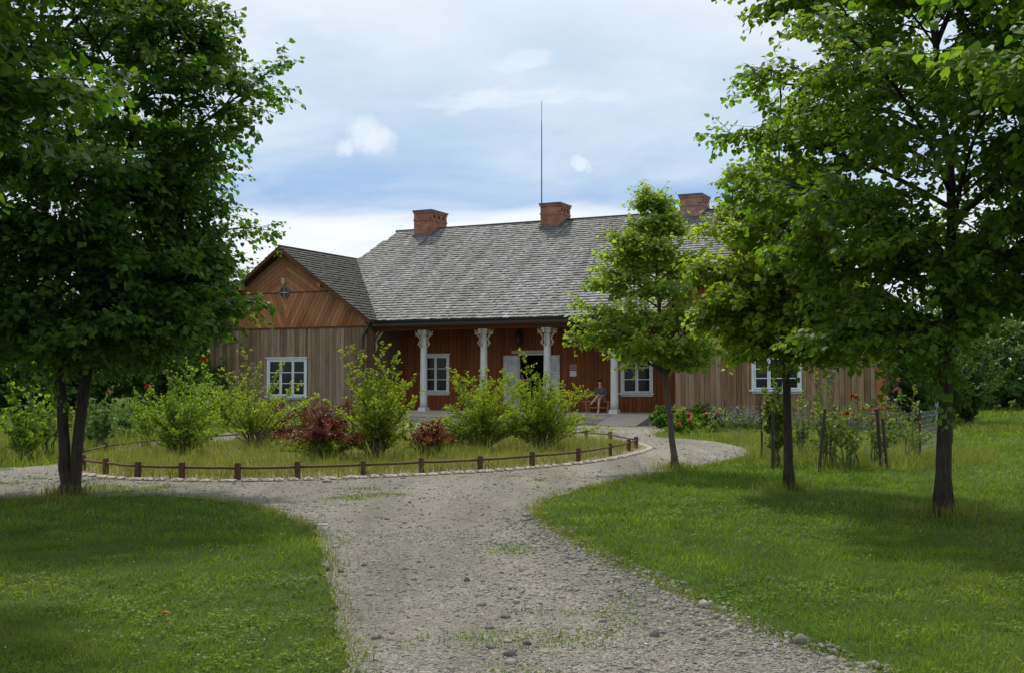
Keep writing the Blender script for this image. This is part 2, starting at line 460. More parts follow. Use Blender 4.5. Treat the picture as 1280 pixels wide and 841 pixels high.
def vnoise(X, Y, sc, seed):
    """cheap smooth value noise"""
    r = np.random.default_rng(seed); T = r.random((256, 256))
    x = X * sc + 1000; y = Y * sc + 1000; xi = np.floor(x).astype(int); yi = np.floor(y).astype(int)
    fx = x - xi; fy = y - yi; fx = fx * fx * (3 - 2 * fx); fy = fy * fy * (3 - 2 * fy)
    g = lambda a, b: T[a % 256, b % 256]
    return (g(xi, yi) * (1 - fx) + g(xi + 1, yi) * fx) * (1 - fy) + (g(xi, yi + 1) * (1 - fx) + g(xi + 1, yi + 1) * fx) * fy

house_foot = [HW(-19, -.7), HW(9.9, -.7), HW(9.9, 15.3), HW(-19, 15.3)]
def scatter(y0, y1, dens, margin=1.6):
    out = []
    m = (y1 - y0) / max(1, int((y1 - y0) / 2))
    y = y0
    while y < y1 - 1e-6:
        w = (y + m) * 640 / 1400 + margin
        n = int(2 * w * m * dens)
        out.append(np.stack([rng.uniform(-w, w, n), rng.uniform(y, y + m, n)], 1)); y += m
    p = np.concatenate(out); return p[:, 0], p[:, 1]

def lawn_mask(X, Y, fuzz):
    jx = X + rng.normal(0, fuzz, len(X)); jy = Y + rng.normal(0, fuzz, len(X))
    return ~in_poly(jx, jy, path) & ~in_poly(X, Y, bed) & ~in_poly(X, Y, house_foot)

VS, FS, off = [], [], 0
for (y0, y1, dens, hh, ww) in ((4.4, 8, 2300, .055, .0055), (8, 12, 1300, .06, .008), (12, 18, 620, .07, .012), (18, 28, 240, .085, .02), (28, 48, 70, .11, .035), (48, 80, 18, .16, .07)):
    X, Y = scatter(y0, y1, dens)
    k = lawn_mask(X, Y, .17 if y0 < 18 else .25); X, Y = X[k], Y[k]
    pn = vnoise(X, Y, .8, 3) * .6 + vnoise(X, Y, 3.1, 4) * .4
    hf = vnoise(X, Y, 9.0, 5); pn = np.clip(pn * .65 + hf * .45 - .05, 0, 1)
    k = rng.random(len(X)) < .18 + 1.1 * pn; X, Y, pn = X[k], Y[k], pn[k]
    h = hh * (.25 + 1.05 * pn) * rng.uniform(.6, 1.35, len(X)); w = ww * rng.uniform(.6, 1.3, len(X))
    v, f = blades(X, Y, h, w, .9)
    VS.append(v); FS.append(f + off); off += len(v)
# thin grass creeping over the gravel
X, Y = scatter(5, 24, 1000)
pn = vnoise(X, Y, .55, 11) * .65 + vnoise(X, Y, 2.3, 12) * .35
mid = np.exp(-((X - (.75 + (Y - 6) * .02)) / .5) ** 2) * (Y < 10.5) * .16 + np.exp(-((X + 2.0) / 1.6) ** 2 - ((Y - 14.6) / 1.6) ** 2) * .22 + np.exp(-((X + 7) / 2.5) ** 2 - ((Y - 17) / 1.2) ** 2) * .25
k = in_poly(X, Y, path) & ~in_poly(X, Y, bed) & (pn + mid + rng.normal(0, .03, len(X)) > .83); X, Y = X[k], Y[k]
v, f = blades(X, Y, .022 * rng.uniform(.4, 1.6, len(X)), .004 + .0005 * Y, 1.0, .006)
VS.append(v); FS.append(f + off); off += len(v)
tag(fast('lawn_grass', np.concatenate(VS), np.concatenate(FS), MAT['grass']), 'short green lawn grass growing on both sides of the gravel path', 'grass', kind='stuff')

# longer, drier grass in the round bed, round the roses, by the house and on the meadow
VS, FS, off = [], [], 0
X, Y = scatter(17, 33, 420, 1)
k = in_poly(X, Y, grow(ring, .12)); X, Y = X[k], Y[k]
pn = vnoise(X, Y, .8, 21) * .6 + vnoise(X, Y, 2.7, 25) * .4; k = rng.random(len(X)) < .1 + 1.0 * pn; X, Y, pn = X[k], Y[k], pn[k]
v, f = blades(X, Y, (.05 + .15 * pn) * rng.uniform(.4, 1.5, len(X)), .010 * rng.uniform(.6, 1.4, len(X)), .9, .012)
VS.append(v); FS.append(f + off); off += len(v)
rose_c = G(1060, 575)
X, Y = scatter(16, 34, 300, 1)
pn = vnoise(X, Y, .9, 22)
d = ((X - rose_c[0] - .3) / 3.6) ** 2 + ((Y - rose_c[1] - 3) / 6.0) ** 2
k = lawn_mask(X, Y, .1) & (d + pn * .5 < 1.15); X, Y, pn = X[k], Y[k], pn[k]
v, f = blades(X, Y, (.08 + .24 * pn) * rng.uniform(.3, 1.5, len(X)), .010 * rng.uniform(.6, 1.4, len(X)), .8)
VS.append(v); FS.append(f + off); off += len(v)
X, Y = scatter(18, 48, 130, 1)
pn = vnoise(X, Y, .5, 23)
k = lawn_mask(X, Y, .1) & (X < -.30 * Y - .6 + pn * 1.5); X, Y, pn = X[k], Y[k], pn[k]
v, f = blades(X, Y, (.10 + .32 * pn) * rng.uniform(.3, 1.5, len(X)), .016 * rng.uniform(.6, 1.4, len(X)), .7)
VS.append(v); FS.append(f + off); off += len(v)
X, Y = scatter(34, 48, 120, 1)
uu = (X - HO[0]) * U[0] + (Y - HO[1]) * U[1]; vv = (X - HO[0]) * V[0] + (Y - HO[1]) * V[1]
k = lawn_mask(X, Y, .1) & (vv < -.75) & (vv > -2.2) & ((uu > 2.8) | (uu < -10.6)); X, Y = X[k], Y[k]
v, f = blades(X, Y, .22 * rng.uniform(.4, 1.5, len(X)), .022 * rng.uniform(.6, 1.4, len(X)), .4)
VS.append(v); FS.append(f + off); off += len(v)
# dry grass fraying out along the path edges
ep = np.array(resample(path, .05)); ep = ep[(ep[:, 1] > 4.5) & (ep[:, 1] < 34)]
idx = rng.integers(0, len(ep), 26000); q = ep[idx] + rng.normal(0, .065, (26000, 2))
k = ~in_poly(q[:, 0], q[:, 1], bed) & ~in_poly(q[:, 0], q[:, 1], house_foot) & (rng.random(26000) < .15 + 1.1 * vnoise(q[:, 0], q[:, 1], 1.3, 29)); q = q[k]
v, f = blades(q[:, 0], q[:, 1], .055 * rng.uniform(.3, 1.5, len(q)), (.003 + .0005 * q[:, 1]) * rng.uniform(.7, 1.3, len(q)), .9)
VS.append(v); FS.append(f + off); off += len(v)
# tufts at tree feet
for bx, by in ((5.13, 13.4), (4.04, 16.4), (2.9, 20.0), (-6.17, 15.7)):
    n = 420; r = np.abs(rng.normal(0, .26, n)) + .06; a = rng.uniform(0, 6.28, n)
    v, f = blades(bx + r * np.cos(a), by + r * np.sin(a), .16 * rng.uniform(.4, 1.4, n), .011, .5)
    VS.append(v); FS.append(f + off); off += len(v)
# a second, sparser storey of seed stalks
X, Y = scatter(17, 33, 60, 1); k = in_poly(X, Y, grow(ring, -.15)); X, Y = X[k], Y[k]
v, f = blades(X, Y, .38 * rng.uniform(.5, 1.3, len(X)), .008, .45, .012)
VS.append(v); FS.append(f + off); off += len(v)
tag(fast('meadow_grass', np.concatenate(VS), np.concatenate(FS), MAT['grass_dry']), 'longer dry meadow grass in the round bed and around the roses', 'grass', kind='stuff')

# broad leaved weeds and clover in the turf
LPw, LDw, LNw, LSw = [], [], [], []
for (y0, y1, dens) in ((4.4, 9, 75), (9, 15, 30), (15, 24, 8)):
    X, Y = scatter(y0, y1, dens, .8)
    pn = vnoise(X, Y, .6, 41) * .6 + vnoise(X, Y, 2.4, 42) * .4
    k = lawn_mask(X, Y, .05) & (rng.random(len(X)) < np.clip((pn - .36) * 2.6, .06, 1)); X, Y = X[k], Y[k]
    for j in range(7):
        n = len(X); a = rng.uniform(0, 6.28, n); rr = rng.uniform(.0, .07, n)
        LPw.append(np.stack([X + rr * np.cos(a), Y + rr * np.sin(a), rng.uniform(.015, .048, n)], 1))
        LDw.append(np.stack([np.cos(a), np.sin(a), rng.uniform(.0, .7, n)], 1)); LNw.append(np.array([0, 0, 1.]) + rng.normal(0, .25, (n, 3))); LSw.append(rng.uniform(.010, .024, n) * (1 + .04 * Y))
WEEDS = [np.concatenate(t) for t in (LPw, LDw, LNw, LSw)]
# clover heads
X, Y = scatter(5, 22, 1.6, .5); k = lawn_mask(X, Y, .0); X, Y = X[k], Y[k]
base = np.array([[1, 0, 0], [-1, 0, 0], [0, 1, 0], [0, -1, 0], [0, 0, 1], [0, 0, -1]], float)
octf = np.array([[0, 2, 4], [2, 1, 4], [1, 3, 4], [3, 0, 4], [2, 0, 5], [1, 2, 5], [3, 1, 5], [0, 3, 5]])
def blobs(X, Y, Z, r):
    n = len(X); v = base[None] * np.asarray(r)[:, None, None] * rng.uniform(.7, 1.3, (n, 6, 1)) + np.stack([X, Y, Z], 1)[:, None]
    return v.reshape(-1, 3), (octf[None] + np.arange(n)[:, None, None] * 6).reshape(-1, 3)
v, f = blobs(X, Y, rng.uniform(.05, .09, len(X)), rng.uniform(.004, .008, len(X)))
tag(fast('clover_flowers', v, f, MAT['whiteflower']), 'tiny white clover heads dotted over the lawn', 'flowers', kind='stuff')

# ------------------------------------------------------------------ gravel stones
ico_v = []
ph = (1 + 5 ** .5) / 2
for a in (-1, 1):
    for b in (-ph, ph): ico_v += [(0, a, b), (a, b, 0), (b, 0, a)]
ico_v = np.array(ico_v, float); ico_v /= np.linalg.norm(ico_v[0])
import itertools
el = min(np.linalg.norm(ico_v[0] - ico_v[j]) for j in range(1, 12)) * 1.01
ico_f = []
for i, j, k in itertools.combinations(range(12), 3):
    if all(np.linalg.norm(ico_v[a] - ico_v[b]) < el for a, b in ((i, j), (j, k), (i, k))):
        nrm = np.cross(ico_v[j] - ico_v[i], ico_v[k] - ico_v[i])
        ico_f.append((i, j, k) if np.dot(nrm, ico_v[i]) > 0 else (i, k, j))
ico_f = np.array(ico_f)
def pebbles(X, Y, r, flat=.6, z0=.006):
    n = len(X); a = rng.uniform(0, 6.28, n)
    s = np.stack([r * rng.uniform(.75, 1.4, n), r * rng.uniform(.6, 1.0, n), r * flat * rng.uniform(.6, 1.2, n)], 1)
    v = ico_v[None] * rng.uniform(.55, 1.3, (n, 12, 1)) * s[:, None]
    c, sn = np.cos(a)[:, None], np.sin(a)[:, None]
    x = v[..., 0] * c - v[..., 1] * sn; y = v[..., 0] * sn + v[..., 1] * c
    v = np.stack([x + X[:, None], y + Y[:, None], v[..., 2] + z0 + (s[:, 2] * .3)[:, None]], 2)
    return v.reshape(-1, 3), (ico_f[None] + np.arange(n)[:, None, None] * 12).reshape(-1, 3)
VS, FS, off = [], [], 0
for (y0, y1, dens, r0) in ((4.4, 8, 1500, .0062), (8, 12, 700, .0075), (12, 20, 160, .010), (20, 36, 20, .015)):
    X, Y = scatter(y0, y1, dens); k = in_poly(X + rng.normal(0, .05, len(X)), Y + rng.normal(0, .05, len(X)), path) & ~in_poly(X, Y, bed) & ~in_poly(X, Y, house_foot)
    X, Y = X[k], Y[k]
    pn = vnoise(X, Y, 1.1, 31); k = rng.random(len(X)) < .25 + 1.0 * pn; X, Y = X[k], Y[k]
    v, f = pebbles(X, Y, r0 * rng.lognormal(0, .45, len(X))); VS.append(v); FS.append(f + off); off += len(v)
# coarser stones heaped along the right edge and in the middle of the path
re_pts = np.array(resample([G(*p) for p in right_edge[:9]], .02, False))
idx = rng.integers(0, len(re_pts), 2200); q = re_pts[idx] + np.stack([-np.abs(rng.normal(0, .38, 2200)) + .12, rng.normal(0, .12, 2200)], 1)
v, f = pebbles(q[:, 0], q[:, 1], .0125 * rng.lognormal(0, .45, 2200), .7); VS.append(v); FS.append(f + off); off += len(v)
n = 700; X = rng.normal(.55, .55, n); Y = rng.uniform(5.2, 11.5, n); k = in_poly(X, Y, path); X, Y = X[k], Y[k]
v, f = pebbles(X, Y, .0105 * rng.lognormal(0, .4, len(X)), .7); VS.append(v); FS.append(f + off); off += len(v)
tag(fast('gravel', np.concatenate(VS), np.concatenate(FS), MAT['pebble']), 'loose grey gravel scattered over the path', 'gravel', kind='stuff')

for (zx, zy, r) in ((565, 408, .035), (617, 493, .036), (703, 535, .045), (645, 573, .033), (655, 640, .036), (715, 668, .052), (718, 697, .042), (775, 627, .04), (710, 620, .032), (920, 440, .034), (250, 610, .03), (90, 370, .04), (127, 377, .035), (687, 380, .026), (1215, 600, .045), (1235, 398, .05)):
    gx, gy = G(380 + zx / 2.783, 580 + zy / 2.783)
    v, f = pebbles(np.array([0.]), np.array([0.]), np.array([r]), .65)
    o = fast('loose_stone', v, f, MAT['darkstone'] if zx % 2 or zx < 640 else MAT['pebble'], loc=(gx, gy, 0))
    tag(o, 'fist sized loose stone lying on the gravel path', 'stone', 'loose stones on the path')
gx, gy = G(402, 657)
o = MB().box(-.07, .07, -.02, .02, 0, .006).box(-.05, .06, -.01, .025, .006, .012).build('paper_scrap', MAT['paper'], loc=(gx, gy, .012))
tag(o, 'scrap of white paper on the path edge beside the shaded lawn', 'paper scrap')
for (px, py, lb) in ((206, 775, 'orange fallen leaf on the lawn left of the path'), (869, 675, 'orange fallen leaf on the lawn right of the path')):
    gx, gy = G(px, py)
    o = MB().add([(-.04, 0, 0), (0, -.025, .012), (.045, 0, 0), (0, .025, .014)], [(0, 1, 2), (0, 2, 3)]).build('fallen_leaf', MAT['orange'], loc=(gx, gy, .05))
    tag(o, lb, 'fallen leaf')

# ------------------------------------------------------------------ low fence and edging of the round bed
fence = empty('low_fence', (rc[0], rc[1], 0), 0, 'low brown wooden rail fence around the round flower bed', 'fence')
closed = ring + [ring[0]]
for i, p in enumerate(ring):
    x, y = p[0] - rc[0], p[1] - rc[1]
    h = .275 + random.uniform(-.012, .012)
    a = math.atan2(y, x)
    M = Matrix.Translation((x, y, 0)) @ Matrix.Rotation(a, 4, 'Z') @ Matrix.Rotation(random.gauss(0, .02), 4, 'X')
    b = .038
    mb = MB().box(-b, b, -b, b, 0, h - .012, M).box(-b * .8, b * .8, -b * .8, b * .8, h - .012, h, M)
    mb.build('post', MAT['fence'], fence)
for i in range(len(ring)):
    a, b = closed[i], closed[i + 1]
    dx, dy = b[0] - a[0], b[1] - a[1]; l = math.hypot(dx, dy); ux, uy = dx / l, dy / l
    m0 = (a[0] + ux * .034 - rc[0], a[1] + uy * .034 - rc[1]); m1 = (b[0] - ux * .034 - rc[0], b[1] - uy * .034 - rc[1])
    z = .195
    pts = [(m0[0] + (m1[0] - m0[0]) * t, m0[1] + (m1[1] - m0[1]) * t, z + random.gauss(0, .002) - .004 * math.sin(t * math.pi)) for t in (0, .25, .5, .75, 1)]
    MB().tube(pts, .021, 8).build('rail', MAT['fence'], fence, True)

edge_line = [p for p in resample(smooth_poly(grow(ring, .40), 2), .04)]
acc = 0; last = None; nxt = 0; target = .2
for i in range(len(edge_line)):
    p = edge_line[i]
    if p[1] > 29 or p[0] < -8.2: last = p; continue
    if last is not None: acc += math.hypot(p[0] - last[0], p[1] - last[1])
    last = p
    if acc >= target:
        ln = target; acc = 0; target = random.uniform(.16, .34)
        q = edge_line[(i + 1) % len(edge_line)]
        a = math.atan2(q[1] - p[1], q[0] - p[0])
        mb = MB(); v = ico_v * rng.uniform(.85, 1.12, (12, 1)) * np.array([ln * .55, .075, .052])
        v = np.clip(v, [-ln * .47, -.07, -.02], [ln * .47, .07, .042 * random.uniform(.6, 1.2)])
        mb.add(v, [tuple(t) for t in ico_f])
        o = mb.build('edging_stone', MAT['edging'], loc=(p[0], p[1], .02)); o.rotation_euler = (0, 0, a + random.gauss(0, .08))
        tag(o, 'pale flat edging stone set in the kerb of the round bed', 'edging stone', 'edging stones of the round bed')

# ------------------------------------------------------------------ house
house = empty('wooden_manor_house', (HO[0], HO[1], 0), -TH, 'long brown timber manor house with shingled roof, white columned porch and two wings', 'house')
FZ = .36
LW = (-18.84, -10.6); RW = (2.53, 9.68); VF = -.53; VB = 15.1
EAVE = 4.0; SL = .711; MS = (8.83 - 4.0) / 7.8; RV = 7.3; RZ = 8.83
LA = (LW[0] + LW[1]) / 2; LAZ = EAVE + SL * ((LW[1] - LW[0]) / 2 + .45)
RA = (RW[0] + RW[1]) / 2; RAZ = EAVE + SL * ((RW[1] - RW[0]) / 2 + .45)

def clip(poly, a, b, c):
    """keep a*x+b*y<=c"""
    out = []
    n = len(poly)
    for i in range(n):
        p, q = poly[i], poly[(i + 1) % n]
        dp = a * p[0] + b * p[1] - c; dq = a * q[0] + b * q[1] - c
        if dp <= 0: out.append(p)
        if dp * dq < 0:
            t = dp / (dp - dq); out.append((p[0] + (q[0] - p[0]) * t, p[1] + (q[1] - p[1]) * t))
    return out

def board_wall(name, region, v, mat, wmin, wmax, holes=(), ang=0.0, thick=.030, parent=house, gap=.013, batten=0.0, face=-1):
    """region: convex polygon in (u, z); boards at angle ang from vertical; holes: rectangles for openings"""
    mb = MB()
    c, s = math.cos(ang), math.sin(ang)
    proj = [p[0] * c + p[1] * s for p in region]
    x = min(proj); X1 = max(proj)
    while x < X1:
        w = random.uniform(wmin, wmax)
        pieces = [clip(clip(region, c, s, x + w - gap), -c, -s, -x)]
        if ang == 0.0:
            for (h0, h1, z0, z1) in holes:
                new = []
                for pc in pieces:
                    if len(pc) < 3: continue
                    us = [p[0] for p in pc]
                    if max(us) <= h0 or min(us) >= h1: new.append(pc); continue
                    for q in (clip(pc, 1, 0, h0), clip(pc, -1, 0, -h1)):
                        if len(q) >= 3: new.append(q)
                    midp = clip(clip(pc, -1, 0, -h0), 1, 0, h1)
                    for q in (clip(midp, 0, 1, z0), clip(midp, 0, -1, -z1)):
                        if len(q) >= 3: new.append(q)
                pieces = new
        for pc in pieces:
            if len(pc) < 3: continue
            ar = sum(pc[i][0] * pc[(i + 1) % len(pc)][1] - pc[(i + 1) % len(pc)][0] * pc[i][1] for i in range(len(pc)))
            if abs(ar) < 1e-3: continue
            t = thick + random.uniform(-.006, .006)
            mb.prism(pc, 'y', v + face * t, v)
        x += w
    return mb.build(name, mat, parent)

# --- openings in (u0,u1,z0,z1)
def opening(pxl, pxr, pyt, pyb, v):
    a = HP(pxl, (pyt + pyb) / 2, v); b = HP(pxr, (pyt + pyb) / 2, v)
    m = (pxl + pxr) / 2
    return (a[0], b[0], HP(m, pyb, v)[1], HP(m, pyt, v)[1])
PV = 2.0
w_left = opening(336.5, 382, 450, 494, VF)
w_right = opening(943, 999, 447, 486, VF)
w_pl = opening(530, 560, 445.5, 489, PV)
w_pr = opening(779, 814, 452, 487, PV)
w_pr = (w_pr[0], w_pr[1], w_pl[2], w_pl[3])
dr = opening(650, 683, 443.5, 512, PV)
door_o = (dr[0], dr[1], FZ, dr[3])

wl_holes = [w_left]; wr_holes = [w_right]
board_wall('wing_wall', [(LW[0], .32), (LW[1], .32), (LW[1], 3.78), (LW[0], 3.78)], VF, MAT['wing'], .13, .24, wl_holes)
board_wall('wing_wall', [(RW[0], .32), (RW[1] - .2, .32), (RW[1] - .2, 3.78), (RW[0], 3.78)], VF, MAT['wing_r'], .13, .24, wr_holes)
MB().box(RW[1] - .195, RW[1] + .035, VF - .045, VF - .003, .32, 3.78).box(RW[1] - .003, RW[1] + .035, VF, VF + .2, .32, 3.78).build('corner_board', MAT['orange'], house)
MB().box(LW[1] - .02, LW[1] + .032, VF - .035, VF - .003, .32, 3.78).build('corner_board', MAT['beam'], house)
board_wall('porch_wall', [(LW[1], FZ), (RW[0], FZ), (RW[0], 3.8), (LW[1], 3.8)], PV, MAT['porch'], .16, .24, [w_pl, w_pr, door_o])

# wing side and rear walls, closed core of the house
core = MB()
for (a, b) in (LW, RW):
    core.box(a + .003, a + .12, VF + .003, VB, .3, EAVE - .1); core.box(b - .12, b - .003, VF + .003, VB, .3, EAVE - .1)
    core.box(a + .003, b - .003, VB - .12, VB - .002, .3, EAVE - .1)
core.box(LW[1], RW[0], VB - .5, VB - .4, .3, EAVE - .1)
core.build('rear_wall', MAT['wing'], house)
back = MB()   # lining behind the boards, with the openings left free
def lining(u0, u1, z0, z1, v, holes):
    us = sorted({u0, u1, *[h[0] for h in holes], *[h[1] for h in holes]})
    for a, b in zip(us[:-1], us[1:]):
        hs = [h for h in holes if h[0] < (a + b) / 2 < h[1]]
        if not hs: back.box(a, b, v + .002, v + .06, z0, z1)
        else:
            h = hs[0]
            if h[2] > z0: back.box(a, b, v + .002, v + .06, z0, h[2])
            back.box(a, b, v + .002, v + .06, h[3], z1)
lining(LW[0] + .12, LW[1] - .12, .3, 3.9, VF, wl_holes)
back.build('inner_wall', MAT['dark'], house); back = MB()
lining(RW[0] + .12, RW[1] - .12, .3, 3.9, VF, wr_holes)
back.build('inner_wall', MAT['dark'], house); back = MB()
lining(LW[1], RW[0], .3, 3.9, PV, [w_pl, w_pr, door_o])
back.build('inner_wall', MAT['dark'], house); back = MB()
# hall behind the open door
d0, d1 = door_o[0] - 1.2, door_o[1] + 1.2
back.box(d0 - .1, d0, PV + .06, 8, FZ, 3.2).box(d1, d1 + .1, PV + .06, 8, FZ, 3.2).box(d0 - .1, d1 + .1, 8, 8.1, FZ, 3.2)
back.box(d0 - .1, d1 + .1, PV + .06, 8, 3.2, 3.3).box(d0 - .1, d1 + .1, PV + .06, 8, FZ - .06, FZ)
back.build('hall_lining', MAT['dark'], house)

ft = MB()
def stones(u0, u1, v):
    u = u0
    while u < u1:
        w = min(random.uniform(.3, .6), u1 - u)
        z = 0
        for zz in (.15, .3):
            ft.box(u + .008, u + w - .008, v - random.uniform(0, .03), v + .3, z, zz - .01); z = zz
        u += w
stones(LW[0] - .03, LW[1] + .02, VF - .04); ft.box(LW[0] + .01, LW[0] + .3, VF + .3, VB, 0, .3); ft.build('stone_footing', MAT['footing'], house); ft = MB(); stones(RW[0] - .02, RW[1] + .03, VF - .04)
ft.box(RW[1] - .3, RW[1] - .01, VF + .3, VB, 0, .3)
ft.build('stone_footing', MAT['footing'], house)

# gables with herringbone boards
def gable(u0, u1, ua, zapex, vis_mid):
    zb = 3.78; half = (u1 - u0) / 2
    rz = lambda u: zapex - SL * abs(u - ua) - .10
    mid = vis_mid
    um = (zapex - .10 - mid) / SL
    an = R(36)
    # lower band: V pattern; upper triangle: parallel to the rakes
    lowL = [(u0, zb + .06), (ua, zb + .06), (ua, mid), (ua - um, mid), (u0, rz(u0))]
    lowR = [(ua, zb + .06), (u1, zb + .06), (u1, rz(u1)), (ua + um, mid), (ua, mid)]
    board_wall('gable_boards', lowL, VF, MAT['gable'], .15, .22, ang=R(28))
    board_wall('gable_boards', lowR, VF, MAT['gable'], .15, .22, ang=-R(28))
    board_wall('gable_boards', [(ua - um, mid + .05), (ua, mid + .05), (ua, zapex - .12)], VF, MAT['gable'], .15, .22, ang=-R(58))
    board_wall('gable_boards', [(ua, mid + .05), (ua + um, mid + .05), (ua, zapex - .12)], VF, MAT['gable'], .15, .22, ang=R(58))
    t = MB().box(u0 - .05, u1 + .05, VF - .07, VF - .001, zb, zb + .055).box(ua - um - .05, ua + um + .05, VF - .05, VF - .001, mid + .002, mid + .048)
    t.build('gable_rail', MAT['beam'], house)
    MB().prism([(u0 + .03, zb), (u1 - .03, zb), (u1 - .03, rz(u1)), (ua, zapex - .14), (u0 + .03, rz(u0))], 'y', VF + .002, VF + .05).build('gable_backing', MAT['dark'], house)
    # bargeboards
    b = MB(); vf = VF - .55
    for sg in (-1, 1):
        e = half + .47
        b.prism([(ua, zapex + .00), (ua + sg * e, zapex - SL * e), (ua + sg * e, zapex - SL * e - .13), (ua, zapex - .155)], 'y', vf - .03, vf)
    b.build('bargeboard', MAT['beam'], house)
    # purlin ends under the overhang
    for du in (-half * .5, half * .5):
        z = zapex - SL * abs(du) - .17
        MB().box(ua + du - .07, ua + du + .07, vf + .002, VF, z - .16, z).build('purlin', MAT['gable'], house)
    MB().box(ua - .07, ua + .07, vf + .002, VF, zapex - .36, zapex - .2).build('purlin', MAT['gable'], house)
gable(LW[0], LW[1], LA, LAZ, HP(356, 367, VF)[1])
gable(RW[0], RW[1], RA, RAZ, HP(356, 367, VF)[1] - .15)

# round gable window of the left wing
def oculus(u, z, r):
    rg = MB()
    n = 24; vs = []
    for k in range(n):
        a = 2 * math.pi * k / n
        for (rr, vv) in ((r, VF - .034), (r, VF - .075), (r * .84, VF - .075), (r * .84, VF - .034)):
            vs.append((u + rr * math.cos(a), vv, z + rr * math.sin(a)))
    fs = []
    for k in range(n):
        for j in range(4):
            fs.append((k * 4 + j, k * 4 + (j + 1) % 4, ((k + 1) % n) * 4 + (j + 1) % 4, ((k + 1) % n) * 4 + j))
    o = rg.add(vs, fs).build('round_window', MAT['lead'], house)
    MB().prism([(u + r * .8 * math.cos(2 * math.pi * k / n), z + r * .8 * math.sin(2 * math.pi * k / n)) for k in range(n)], 'y', VF - .055, VF - .04).build('pane', MAT['glass'], o)
    MB().box(u - .012, u + .012, VF - .073, VF - .056, z - r * .8, z + r * .8).box(u - r * .8, u - .019, VF - .073, VF - .056, z - .018, z + .018).box(u + .019, u + r * .8, VF - .073, VF - .056, z - .018, z + .018).build('glazing_bar', MAT['carved'], o)
oc = HP(356.5, 366, VF); oculus(oc[0], oc[1], .25)
bx = HP(356.3, 351, VF)
o = MB().box(bx[0] - .09, bx[0] + .09, VF - .16, VF - .035, bx[1] - .10, bx[1] + .09).box(bx[0] - .06, bx[0] + .06, VF - .13, VF - .035, bx[1] - .17, bx[1] - .101).build('alarm_box', MAT['lintel'], house)
MB().box(bx[0] - .025, bx[0] + .025, VF - .166, VF - .161, bx[1] - .03, bx[1] + .02).build('lens', MAT['iron'], o)

# windows
def window(op, v, cols, rows, mat, mull=True):
    u0, u1, z0, z1 = op
    cs = .085
    m = MB()
    m.box(u0 - cs, u0, v - .06, v + .02, z0 - .02, z1 + cs).box(u1, u1 + cs, v - .06, v + .02, z0 - .02, z1 + cs)
    m.box(u0 + .001, u1 - .001, v - .058, v + .02, z1, z1 + cs).box(u0 - cs - .06, u1 + cs + .06, v - .10, v - .002, z1 + cs + .002, z1 + cs + .045)
    w = m.build('window', mat, house)
    MB().box(u0 - cs - .07, u1 + cs + .07, v - .13, v - .001, z0 - .075, z0 - .022).box(u0 - cs, u1 + cs, v - .05, v - .001, z0 - .15, z0 - .077).build('sill', mat, w)
    n = cols
    W = (u1 - u0) / n
    for i in range(n):
        a, b = u0 + W * i + .004, u0 + W * (i + 1) - .004
        fr = .055
        s = MB().box(a, a + fr, v - .04, v + .0, z0, z1).box(b - fr, b, v - .04, v + .0, z0, z1)
        s.box(a + fr, b - fr, v - .04, v, z0, z0 + fr).box(a + fr, b - fr, v - .04, v, z1 - fr, z1)
        for r in range(1, rows):
            z = z0 + fr + (z1 - z0 - 2 * fr) * r / rows
            s.box(a + fr, b - fr, v - .034, v - .004, z - .016, z + .016)
        s.build('sash', mat, w)
        MB().box(a + fr - .005, b - fr + .005, v - .018, v - .012, z0 + fr - .005, z1 - fr + .005).build('pane', MAT['glass'], w)
window(w_left, VF, 3, 3, MAT['bluewhite'])
window(w_right, VF, 3, 3, MAT['bluewhite'])
window(w_pl, PV, 2, 3, MAT['white'])
window(w_pr, PV, 2, 3, MAT['white'])

# door with two opened leaves
u0, u1, z0, z1 = door_o
fr = MB().box(u0 - .05, u0, PV - .05, PV + .1, FZ, z1 + .0).box(u1, u1 + .05, PV - .05, PV + .1, FZ, z1).box(u0 - .05, u1 + .05, PV - .05, PV + .1, z1 + .001, z1 + .06)
fr.build('door_frame', MAT['white'], house)
MB().box(u0 - .32, u1 + .12, PV - .12, PV - .03, z1 + .062, z1 + .19).build('door_lintel', MAT['lintel'], house)
for sg, ua, ub in ((-1, u0 - .72, u0 - .055), (1, u1 + .055, u1 + .62)):
    lf = MB()
    lf.box(ua, ub, PV - .085, PV - .05, FZ + .02, z1 - .01)
    o = lf.build('door_leaf', simple('worn_door_paint', (.43, .44, .42), .6, .3, 5), house)
    pn = MB(); nh = 3; hh = (z1 - FZ - .1) / nh
    for k in range(nh):
        za = FZ + .1 + hh * k; zb = za + hh - .1
        for (p, q, r_, s_) in ((ua + .1, ub - .1, za, za + .025), (ua + .1, ub - .1, zb - .025, zb), (ua + .1, ua + .125, za + .026, zb - .026), (ub - .125, ub - .1, za + .026, zb - .026)):
            pn.box(p, q, PV - .10, PV - .087, r_, s_)
    pn.build('panel_moulding', MAT['white'], o)
    MB().tube([(ub - .05 if sg < 0 else ua + .05, PV - .1, 1.4), (ub - .05 if sg < 0 else ua + .05, PV - .15, 1.4), (ub - .15 if sg < 0 else ua + .15, PV - .15, 1.4)], .012, 6).build('handle', MAT['iron'], o)

